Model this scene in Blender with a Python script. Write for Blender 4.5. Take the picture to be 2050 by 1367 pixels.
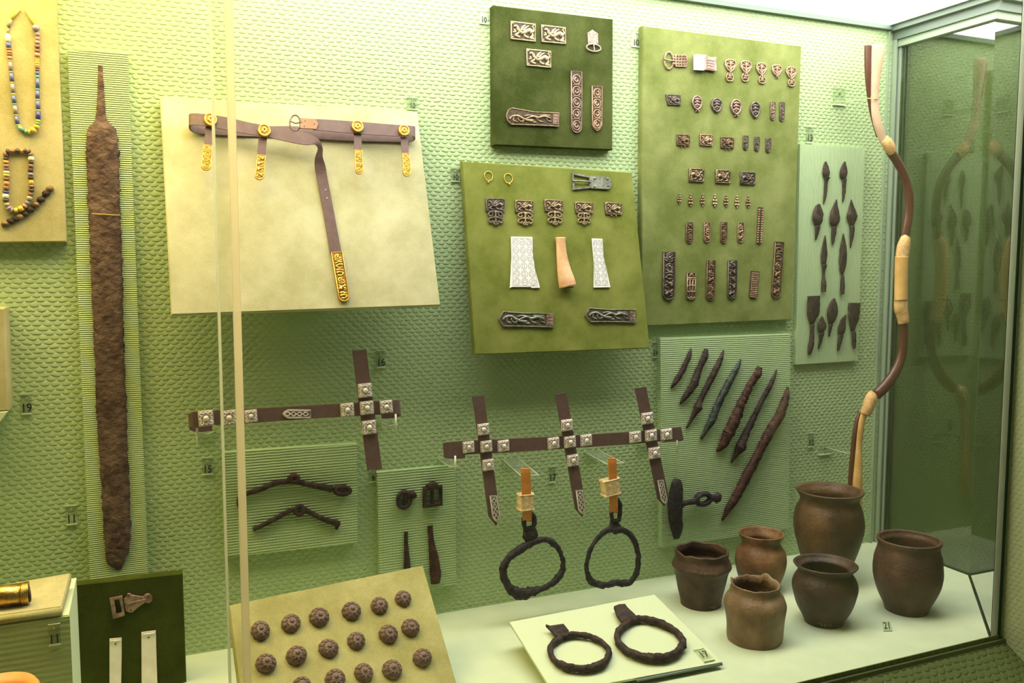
import bpy, bmesh, math, random
from mathutils import Vector, Matrix, noise
random.seed(7)
for o in list(bpy.data.objects): bpy.data.objects.remove(o)
S = bpy.context.scene
COL = S.collection

# ------------------------------------------------------------------ camera
FPX, YAW, PITCH = 1732.67, 0.4046, -0.087746      # focal length in px of a 2050 px wide frame
CAMP = Vector((0, -1.5, 0))
sy, cy_, sp, cp = math.sin(YAW), math.cos(YAW), math.sin(PITCH), math.cos(PITCH)
FWD = Vector((sy*cp, cy_*cp, sp)); RGT = Vector((cy_, -sy, 0)); UPV = RGT.cross(FWD)
cd = bpy.data.cameras.new('camera'); cam = bpy.data.objects.new('camera', cd); COL.objects.link(cam)
cd.sensor_width = 36; cd.lens = 36*FPX/2050; cd.clip_start = 0.02
m = Matrix((RGT, UPV, -FWD)).transposed().to_4x4(); m.translation = CAMP; cam.matrix_world = m
S.camera = cam

# ------------------------------------------------------------------ world, lamps, exposure
w = bpy.data.worlds.new('world'); S.world = w; w.use_nodes = True
w.node_tree.nodes['Background'].inputs[0].default_value = (0.62, 0.58, 0.40, 1)
w.node_tree.nodes['Background'].inputs[1].default_value = 0.075
S.view_settings.view_transform = 'Standard'; S.view_settings.look = 'None'
S.view_settings.gamma = 1; S.view_settings.use_curve_mapping = False
S.view_settings.exposure = 0.0
S.cycles.transparent_max_bounces = 24
PANEL_RIGHT = ((1.0, 0.975, 0.94), 9.6)     # colour, strength of the two ceiling diffusers
PANEL_LEFT = ((1.0, 0.76, 0.32), 13.0)

# ------------------------------------------------------------------ planes: pixel of the photograph -> point on a real plane
def ray(px, py): return (px-1025)*RGT - (py-683.5)*UPV + FPX*FWD
def on_y(px, py, y):
    d = ray(px, py); return CAMP + d*((y-CAMP.y)/d.y)
def on_z(px, py, z):
    d = ray(px, py); return CAMP + d*((z-CAMP.z)/d.z)
class Plane:
    def __init__(s, o, ux, uy):
        s.o = Vector(o); s.ux = Vector(ux).normalized(); uy = Vector(uy)
        s.uy = (uy - uy.dot(s.ux)*s.ux).normalized(); s.n = s.ux.cross(s.uy)
        s.m = Matrix((s.ux, s.uy, s.n)).transposed().to_4x4(); s.m.translation = s.o
    def loc(s, px, py, h=0.0):
        d = ray(px, py); t = (h - (CAMP-s.o).dot(s.n))/d.dot(s.n); p = CAMP+d*t-s.o
        return Vector((p.dot(s.ux), p.dot(s.uy)))
    def scl(s, px, py, h=0.0):      # metres per pixel across and down
        a = s.loc(px, py, h); return (s.loc(px+1, py, h)-a).length, (s.loc(px, py+1, h)-a).length
    def loc3(s, P):
        p = Vector(P)-s.o; return Vector((p.dot(s.ux), p.dot(s.uy), p.dot(s.n)))
WORLD = Plane((0, 0, 0), (1, 0, 0), (0, 1, 0))
def wallp(y): return Plane((0, y, 0), (1, 0, 0), (0, 0, 1))
WALL = wallp(0)
def crop(ox, oy, s): return lambda x, y: (ox+x/s, oy+y/s)
FULL = crop(0, 0, 1)
ZF = -0.651; ZC = 0.533; XR = 1.583; YF = -0.478

# ------------------------------------------------------------------ mesh builder
def cr(pts, n=4, closed=False):
    """Catmull-Rom through tuples of any length"""
    pts = [tuple(p) for p in pts]; N = len(pts); out = []
    rng = range(N) if closed else range(N-1)
    for i in rng:
        g = (lambda k: pts[k % N]) if closed else (lambda k: pts[max(0, min(N-1, k))])
        p0, p1, p2, p3 = g(i-1), g(i), g(i+1), g(i+2)
        for k in range(n):
            t = k/n; t2 = t*t; t3 = t2*t
            out.append(tuple(0.5*(2*b+(c-a)*t+(2*a-5*b+4*c-d)*t2+(-a+3*b-3*c+d)*t3) for a, b, c, d in zip(p0, p1, p2, p3)))
    if not closed: out.append(pts[-1])
    return out
def area2(p): return sum(p[i][0]*p[(i+1) % len(p)][1]-p[(i+1) % len(p)][0]*p[i][1] for i in range(len(p)))
def ccw(p):
    p = [tuple(q[:2]) for q in p]; return p if area2(p) > 0 else p[::-1]
def inset(p, d):
    n = len(p); out = []
    for i in range(n):
        a, b, c = Vector(p[i-1]), Vector(p[i]), Vector(p[(i+1) % n])
        e1 = (b-a); e2 = (c-b)
        if e1.length < 1e-9 or e2.length < 1e-9: out.append(tuple(b)); continue
        e1.normalize(); e2.normalize(); n1 = Vector((-e1.y, e1.x)); n2 = Vector((-e2.y, e2.x))
        k = n1+n2; l = max(0.35, k.length_squared/2); out.append(tuple(b+k*(d/2/l*1.0)*1.0 if l else b))
    return out
class MB:
    def __init__(s): s.v = []; s.f = []; s.sm = []
    def add(s, vs, fs, smooth=False):
        b = len(s.v); s.v += [tuple(x) for x in vs]; s.f += [tuple(i+b for i in f) for f in fs]; s.sm += [smooth]*len(fs); return s
    def prism(s, poly, z0, z1, bev=0.0, smooth=False):
        p = ccw(poly); n = len(p)
        rings = [[(x, y, z0) for x, y in p]]
        if bev > 0:
            q = inset(p, bev); rings += [[(x, y, z1-bev) for x, y in p], [(x, y, z1) for x, y in q]]
        else: rings += [[(x, y, z1) for x, y in p]]
        vs = sum(rings, []); fs = [tuple(range(n))[::-1]]
        for r in range(len(rings)-1):
            for i in range(n): fs.append((r*n+i, r*n+(i+1) % n, (r+1)*n+(i+1) % n, (r+1)*n+i))
        fs.append(tuple(range((len(rings)-1)*n, len(rings)*n)))
        return s.add(vs, fs, smooth)
    def ring(s, outer, inner, z0, z1):
        n = len(outer); vs = [(x, y, z0) for x, y in outer]+[(x, y, z0) for x, y in inner]+[(x, y, z1) for x, y in outer]+[(x, y, z1) for x, y in inner]
        fs = []
        for i in range(n):
            j = (i+1) % n
            fs += [(i, j, 2*n+j, 2*n+i), (n+j, n+i, 3*n+i, 3*n+j), (2*n+i, 2*n+j, 3*n+j, 3*n+i), (j, i, n+i, n+j)]
        return s.add(vs, fs)
    def tube(s, pts, r, n=8, closed=False, sq=1.0, cap=True, rough=0.0, seed=0.0):
        P = [Vector(p if len(p) > 2 else (p[0], p[1], 0)) for p in pts]; N = len(P)
        R = r if isinstance(r, (list, tuple)) else [r]*N
        vs = []; up = Vector((0, 0, 1))
        for i in range(N):
            a = P[i-1] if (i or closed) else P[i]; b = P[(i+1) % N] if (i < N-1 or closed) else P[i]
            t = (b-a)
            t = t.normalized() if t.length > 1e-9 else Vector((1, 0, 0))
            u = up if abs(t.z) < 0.9 else Vector((0, 1, 0))
            sd = t.cross(u).normalized(); uu = sd.cross(t)
            for k in range(n):
                a_ = 2*math.pi*k/n; rr = R[i]
                if rough: rr *= 1+rough*(noise.noise(Vector((P[i].x*90+seed, P[i].y*90+k*1.3, a_+P[i].z*90)))+.7*noise.noise(Vector((P[i].x*230+seed, P[i].y*230+k*2.3, k*1.7))))
                vs.append(P[i]+sd*math.cos(a_)*rr+uu*math.sin(a_)*rr*sq)
        fs = []
        for i in range(N if closed else N-1):
            j = (i+1) % N
            for k in range(n): fs.append((i*n+k, i*n+(k+1) % n, j*n+(k+1) % n, j*n+k))
        if cap and not closed: fs += [tuple(range(n)), tuple(range((N-1)*n, N*n))[::-1]]
        return s.add(vs, fs, True)
    def loft(s, rows, z0, kt=0.35, tmax=1.0, tmin=0.0, n=12, rough=0.0, seed=0.0, sub=3):
        """rows: (u, v, half width) along a flat piece lying on height z0; lens section"""
        rows = cr(rows, sub); N = len(rows); vs = []
        for i, (u, v, hw) in enumerate(rows):
            a = rows[max(0, i-1)]; b = rows[min(N-1, i+1)]
            t = Vector((b[0]-a[0], b[1]-a[1]))
            t = t.normalized() if t.length > 1e-9 else Vector((0, 1))
            sd = Vector((t.y, -t.x)); hw = max(hw, 0.0003); hz = max(tmin, min(hw*kt, tmax))
            for k in range(n):
                an = 2*math.pi*k/n; q = 1.0
                if rough: q = 1+rough*(noise.noise(Vector((u*120+seed, v*120, k*0.9)))+0.6*noise.noise(Vector((u*340+seed, v*340, k*2.1))))
                p = Vector((u, v))+sd*math.cos(an)*hw*q
                vs.append((p.x, p.y, z0+hz+math.sin(an)*hz*q))
        fs = []
        for i in range(N-1):
            for k in range(n): fs.append((i*n+k, i*n+(k+1) % n, (i+1)*n+(k+1) % n, (i+1)*n+k))
        fs += [tuple(range(n)), tuple(range((N-1)*n, N*n))[::-1]]
        return s.add(vs, fs, True)
    def ball(s, c, rx, ry=None, rz=None, seg=10, rings=6, half=False):
        ry = ry or rx; rz = rz or rx; vs = []; fs = []
        lo = 0 if half else -math.pi/2
        for i in range(rings+1):
            la = lo+(math.pi/2-lo)*i/rings
            for k in range(seg):
                a = 2*math.pi*k/seg
                vs.append((c[0]+rx*math.cos(la)*math.cos(a), c[1]+ry*math.cos(la)*math.sin(a), c[2]+rz*math.sin(la)))
        for i in range(rings):
            for k in range(seg): fs.append((i*seg+k, i*seg+(k+1) % seg, (i+1)*seg+(k+1) % seg, (i+1)*seg+k))
        return s.add(vs, fs, True)
    def ribbon(s, A, B, th):
        """A, B: matching edge points (3D); thickness th grows backwards along the local normal"""
        N = len(A); A = [Vector(a) for a in A]; B = [Vector(b) for b in B]; vs = []
        for i in range(N):
            t = A[min(N-1, i+1)]-A[max(0, i-1)]; nn = t.cross(B[i]-A[i])
            nn = nn.normalized() if nn.length > 1e-12 else Vector((0, 0, 1))
            vs += [A[i]+nn*th/2, B[i]+nn*th/2, B[i]-nn*th/2, A[i]-nn*th/2]
        fs = []
        for i in range(N-1):
            for k in range(4): fs.append((i*4+k, i*4+(k+1) % 4, i*4+4+(k+1) % 4, i*4+4+k))
        fs += [(0, 1, 2, 3), tuple(range(4*N-4, 4*N))[::-1]]
        return s.add(vs, fs)
    def quads(s, vs, fs): return s.add(vs, fs)
    def box(s, x0, x1, y0, y1, z0, z1):
        vs = [(x, y, z) for z in (z0, z1) for y in (y0, y1) for x in (x0, x1)]
        return s.add(vs, [(0, 2, 3, 1), (4, 5, 7, 6), (0, 1, 5, 4), (2, 6, 7, 3), (0, 4, 6, 2), (1, 3, 7, 5)])
    def lathe(s, c, prof, seg=48, fn=None):
        vs = []; fs = []; M = len(prof)
        for i, (r, z) in enumerate(prof):
            for k in range(seg):
                a = 2*math.pi*k/seg; rr, zz = (r, z) if fn is None else fn(i/(M-1), a, r, z)
                vs.append((c[0]+rr*math.cos(a), c[1]+rr*math.sin(a), c[2]+zz))
        for i in range(M-1):
            for k in range(seg): fs.append((i*seg+k, i*seg+(k+1) % seg, (i+1)*seg+(k+1) % seg, (i+1)*seg+k))
        fs += [tuple(range(seg))[::-1], tuple(range((M-1)*seg, M*seg))]
        return s.add(vs, fs, True)

# ------------------------------------------------------------------ things and parts
def mesh_obj(name, mb, mat, off):
    me = bpy.data.meshes.new(name); me.from_pydata([(x-off[0], y-off[1], z-off[2]) for x, y, z in mb.v], [], mb.f)
    me.polygons.foreach_set('use_smooth', mb.sm); me.update()
    bm = bmesh.new(); bm.from_mesh(me); bmesh.ops.recalc_face_normals(bm, faces=bm.faces); bm.to_mesh(me); bm.free()
    me.materials.append(mat)
    o = bpy.data.objects.new(name, me); COL.objects.link(o); return o
def tag(o, label, cat, group=None):
    o['label'] = label; o['category'] = cat
    if group: o['group'] = group
def centre(mb):
    xs, ys, zs = zip(*mb.v); return ((min(xs)+max(xs))/2, (min(ys)+max(ys))/2, min(zs))
def solo(name, label, cat, pl, mb, mat, group=None):
    c = centre(mb); o = mesh_obj(name, mb, mat, c); o.matrix_world = pl.m @ Matrix.Translation(c); tag(o, label, cat, group); return o
def struct(name, pl, mb, mat):
    c = centre(mb); o = mesh_obj(name, mb, mat, c); o.matrix_world = pl.m @ Matrix.Translation(c); o['kind'] = 'structure'; return o
class Thing:
    def __init__(s, name, label, cat, pl, org, group=None, kind=None):
        s.org = tuple(org); s.pl = pl
        e = bpy.data.objects.new(name, None); COL.objects.link(e); e.empty_display_size = 0.01
        e.matrix_world = pl.m @ Matrix.Translation(s.org); s.e = e
        if kind: e['kind'] = kind
        else: tag(e, label, cat, group)
    def part(s, name, mb, mat, label=None, parent=None):
        o = mesh_obj(name, mb, mat, s.org); o.parent = parent or s.e
        if label: o['label'] = label
        return o

# ------------------------------------------------------------------ materials
MATS = {}
def new_mat(name):
    mt = bpy.data.materials.new(name); mt.use_nodes = True; nt = mt.node_tree
    return mt, nt, nt.nodes['Principled BSDF']
def nd(nt, t, **kw):
    n = nt.nodes.new(t)
    for k, v in kw.items(): setattr(n, k, v)
    return n
def mth(nt, op, a, b=None, c=None):
    n = nt.nodes.new('ShaderNodeMath'); n.operation = op
    for i, x in enumerate((a, b, c)):
        if x is None: continue
        if isinstance(x, (int, float)): n.inputs[i].default_value = x
        else: nt.links.new(x, n.inputs[i])
    return n.outputs[0]
def c4(c): return (c[0], c[1], c[2], 1)
def mat(name, c1, c2=None, rough=0.6, metal=0.0, vs=60.0, bump=0.0, bs=200.0, spec=0.5, c3=None, sheen=0.0, dist=0.002):
    mt, nt, b = new_mat(name); tc = nd(nt, 'ShaderNodeTexCoord')
    b.inputs['Roughness'].default_value = rough; b.inputs['Metallic'].default_value = metal
    b.inputs['Specular IOR Level'].default_value = spec; b.inputs['Base Color'].default_value = c4(c1)
    if sheen:
        b.inputs['Sheen Weight'].default_value = sheen; b.inputs['Sheen Roughness'].default_value = 0.4; b.inputs['Sheen Tint'].default_value = c4(c2 or c1)
    if c2:
        n = nd(nt, 'ShaderNodeTexNoise'); n.inputs['Scale'].default_value = vs; n.inputs['Detail'].default_value = 6
        nt.links.new(tc.outputs['Object'], n.inputs['Vector'])
        r = nd(nt, 'ShaderNodeValToRGB'); r.color_ramp.elements[0].position = 0.35; r.color_ramp.elements[1].position = 0.66
        r.color_ramp.elements[0].color = c4(c1); r.color_ramp.elements[1].color = c4(c2)
        if c3:
            e = r.color_ramp.elements.new(0.78); e.color = c4(c3)
        nt.links.new(n.outputs['Fac'], r.inputs[0]); nt.links.new(r.outputs[0], b.inputs['Base Color'])
    if bump:
        n = nd(nt, 'ShaderNodeTexNoise'); n.inputs['Scale'].default_value = bs; n.inputs['Detail'].default_value = 5
        nt.links.new(tc.outputs['Object'], n.inputs['Vector'])
        bp = nd(nt, 'ShaderNodeBump'); bp.inputs['Strength'].default_value = bump; bp.inputs['Distance'].default_value = dist
        nt.links.new(n.outputs['Fac'], bp.inputs['Height']); nt.links.new(bp.outputs[0], b.inputs['Normal'])
    return mt
def velvet(name, c1, c2):
    """worn plush: large mottled rub marks plus fine pile"""
    mt, nt, b = new_mat(name); tc = nd(nt, 'ShaderNodeTexCoord')
    n1 = nd(nt, 'ShaderNodeTexNoise'); n1.inputs['Scale'].default_value = 11; n1.inputs['Detail'].default_value = 7; n1.inputs['Roughness'].default_value = 0.65
    n2 = nd(nt, 'ShaderNodeTexNoise'); n2.inputs['Scale'].default_value = 700; n2.inputs['Detail'].default_value = 3
    for n in (n1, n2): nt.links.new(tc.outputs['Object'], n.inputs['Vector'])
    f = mth(nt, 'ADD', mth(nt, 'MULTIPLY', n1.outputs['Fac'], 0.75), mth(nt, 'MULTIPLY', n2.outputs['Fac'], 0.25))
    r = nd(nt, 'ShaderNodeValToRGB'); r.color_ramp.elements[0].position = 0.40; r.color_ramp.elements[1].position = 0.62
    r.color_ramp.elements[0].color = c4(c1); r.color_ramp.elements[1].color = c4(c2)
    nt.links.new(f, r.inputs[0]); nt.links.new(r.outputs[0], b.inputs['Base Color'])
    b.inputs['Roughness'].default_value = 1; b.inputs['Specular IOR Level'].default_value = 0.05
    b.inputs['Sheen Weight'].default_value = 0.25; b.inputs['Sheen Roughness'].default_value = 0.5; b.inputs['Sheen Tint'].default_value = c4(c2)
    bp = nd(nt, 'ShaderNodeBump'); bp.inputs['Strength'].default_value = 0.35; bp.inputs['Distance'].default_value = 0.001
    nt.links.new(n2.outputs['Fac'], bp.inputs['Height']); nt.links.new(bp.outputs[0], b.inputs['Normal'])
    return mt
def dimpled(name, col, px, pz, strength, dist=0.0022, rough=0.55):
    """embossed wall paper: offset rows of little cushions with a sharp lower lip"""
    mt, nt, b = new_mat(name); tc = nd(nt, 'ShaderNodeTexCoord')
    wn = nd(nt, 'ShaderNodeTexNoise'); wn.inputs['Scale'].default_value = 55; wn.inputs['Detail'].default_value = 2
    nt.links.new(tc.outputs['Object'], wn.inputs['Vector'])
    sx = nd(nt, 'ShaderNodeSeparateXYZ'); nt.links.new(tc.outputs['Object'], sx.inputs[0])
    sw = nd(nt, 'ShaderNodeSeparateColor'); nt.links.new(wn.outputs['Color'], sw.inputs[0])
    X = mth(nt, 'ADD', mth(nt, 'DIVIDE', sx.outputs[0], px), mth(nt, 'MULTIPLY', mth(nt, 'SUBTRACT', sw.outputs[0], 0.5), 0.8))
    Z = mth(nt, 'ADD', mth(nt, 'DIVIDE', sx.outputs[1], pz), mth(nt, 'MULTIPLY', mth(nt, 'SUBTRACT', sw.outputs[1], 0.5), 0.7))
    Z = mth(nt, 'MULTIPLY', Z, 0.5)
    fa = mth(nt, 'SUBTRACT', mth(nt, 'FRACT', mth(nt, 'ADD', X, Z)), 0.5); fb = mth(nt, 'SUBTRACT', mth(nt, 'FRACT', mth(nt, 'SUBTRACT', X, Z)), 0.5)
    dx = mth(nt, 'DIVIDE', mth(nt, 'ADD', fa, fb), 0.92); dz = mth(nt, 'MULTIPLY', mth(nt, 'SUBTRACT', fa, fb), 0.5)
    dzs = mth(nt, 'MAXIMUM', mth(nt, 'DIVIDE', dz, 0.46), mth(nt, 'DIVIDE', dz, -0.20))
    h = mth(nt, 'SQRT', mth(nt, 'MAXIMUM', mth(nt, 'SUBTRACT', 1.0, mth(nt, 'ADD', mth(nt, 'MULTIPLY', dx, dx), mth(nt, 'MULTIPLY', dzs, dzs))), 0.0))
    bp = nd(nt, 'ShaderNodeBump'); bp.inputs['Strength'].default_value = strength; bp.inputs['Distance'].default_value = dist
    nt.links.new(h, bp.inputs['Height']); nt.links.new(bp.outputs[0], b.inputs['Normal'])
    b.inputs['Base Color'].default_value = c4(col); b.inputs['Roughness'].default_value = rough; b.inputs['Specular IOR Level'].default_value = 0.3
    return mt
def ribbed(name, col, pitch, strength, vertical=False, weave=0.1, dist=0.0012):
    mt, nt, b = new_mat(name); tc = nd(nt, 'ShaderNodeTexCoord')
    sx = nd(nt, 'ShaderNodeSeparateXYZ'); nt.links.new(tc.outputs['Object'], sx.inputs[0])
    wn = nd(nt, 'ShaderNodeTexNoise'); wn.inputs['Scale'].default_value = 70; nt.links.new(tc.outputs['Object'], wn.inputs['Vector'])
    a, c = (0, 1) if vertical else (1, 0)
    s1 = mth(nt, 'SINE', mth(nt, 'ADD', mth(nt, 'MULTIPLY', sx.outputs[a], 2*math.pi/pitch), mth(nt, 'MULTIPLY', wn.outputs['Fac'], 2.5)))
    s2 = mth(nt, 'SINE', mth(nt, 'MULTIPLY', sx.outputs[c], 2*math.pi/(pitch*1.25)))
    h = mth(nt, 'ADD', s1, mth(nt, 'MULTIPLY', s2, weave))
    bp = nd(nt, 'ShaderNodeBump'); bp.inputs['Strength'].default_value = strength; bp.inputs['Distance'].default_value = dist
    nt.links.new(h, bp.inputs['Height']); nt.links.new(bp.outputs[0], b.inputs['Normal'])
    b.inputs['Base Color'].default_value = c4(col); b.inputs['Roughness'].default_value = 0.6; b.inputs['Specular IOR Level'].default_value = 0.25
    return mt
def glass(name, tint, refl=1.0, ior=1.5, haze=0.0):
    mt = bpy.data.materials.new(name); mt.use_nodes = True; nt = mt.node_tree; nt.nodes.clear()
    out = nd(nt, 'ShaderNodeOutputMaterial'); tr = nd(nt, 'ShaderNodeBsdfTransparent'); gl = nd(nt, 'ShaderNodeBsdfGlossy'); fr = nd(nt, 'ShaderNodeLayerWeight')
    tr.inputs[0].default_value = c4(tint); gl.inputs['Roughness'].default_value = 0.01
    f0 = ((ior-1)/(ior+1))**2; sch = mth(nt, 'ADD', f0, mth(nt, 'MULTIPLY', mth(nt, 'POWER', fr.outputs['Facing'], 5.0), 1-f0))
    mx = nd(nt, 'ShaderNodeMixShader'); nt.links.new(mth(nt, 'MINIMUM', mth(nt, 'MULTIPLY', sch, refl), 1.0), mx.inputs[0])
    nt.links.new(tr.outputs[0], mx.inputs[1]); nt.links.new(gl.outputs[0], mx.inputs[2]); res = mx.outputs[0]
    if haze:
        df = nd(nt, 'ShaderNodeBsdfDiffuse'); df.inputs[0].default_value = (0.85, 0.85, 0.72, 1)
        m2 = nd(nt, 'ShaderNodeMixShader'); m2.inputs[0].default_value = haze
        nt.links.new(res, m2.inputs[1]); nt.links.new(df.outputs[0], m2.inputs[2]); res = m2.outputs[0]
    nt.links.new(res, out.inputs[0]); return mt
def milky(name, col, tr=0.6, clear=0.0):
    mt = bpy.data.materials.new(name); mt.use_nodes = True; nt = mt.node_tree; nt.nodes.clear()
    out = nd(nt, 'ShaderNodeOutputMaterial'); a = nd(nt, 'ShaderNodeBsdfDiffuse'); b = nd(nt, 'ShaderNodeBsdfTranslucent'); x = nd(nt, 'ShaderNodeMixShader')
    a.inputs[0].default_value = c4(col); b.inputs[0].default_value = c4(col); x.inputs[0].default_value = tr
    nt.links.new(a.outputs[0], x.inputs[1]); nt.links.new(b.outputs[0], x.inputs[2])
    t_ = nd(nt, 'ShaderNodeBsdfTransparent'); y = nd(nt, 'ShaderNodeMixShader'); y.inputs[0].default_value = clear
    nt.links.new(x.outputs[0], y.inputs[1]); nt.links.new(t_.outputs[0], y.inputs[2]); nt.links.new(y.outputs[0], out.inputs[0]); return mt
def emit(name, col, st):
    mt = bpy.data.materials.new(name); mt.use_nodes = True; nt = mt.node_tree; nt.nodes.clear()
    out = nd(nt, 'ShaderNodeOutputMaterial'); e = nd(nt, 'ShaderNodeEmission'); e.inputs[0].default_value = c4(col); e.inputs[1].default_value = st
    nt.links.new(e.outputs[0], out.inputs[0]); return mt

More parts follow.
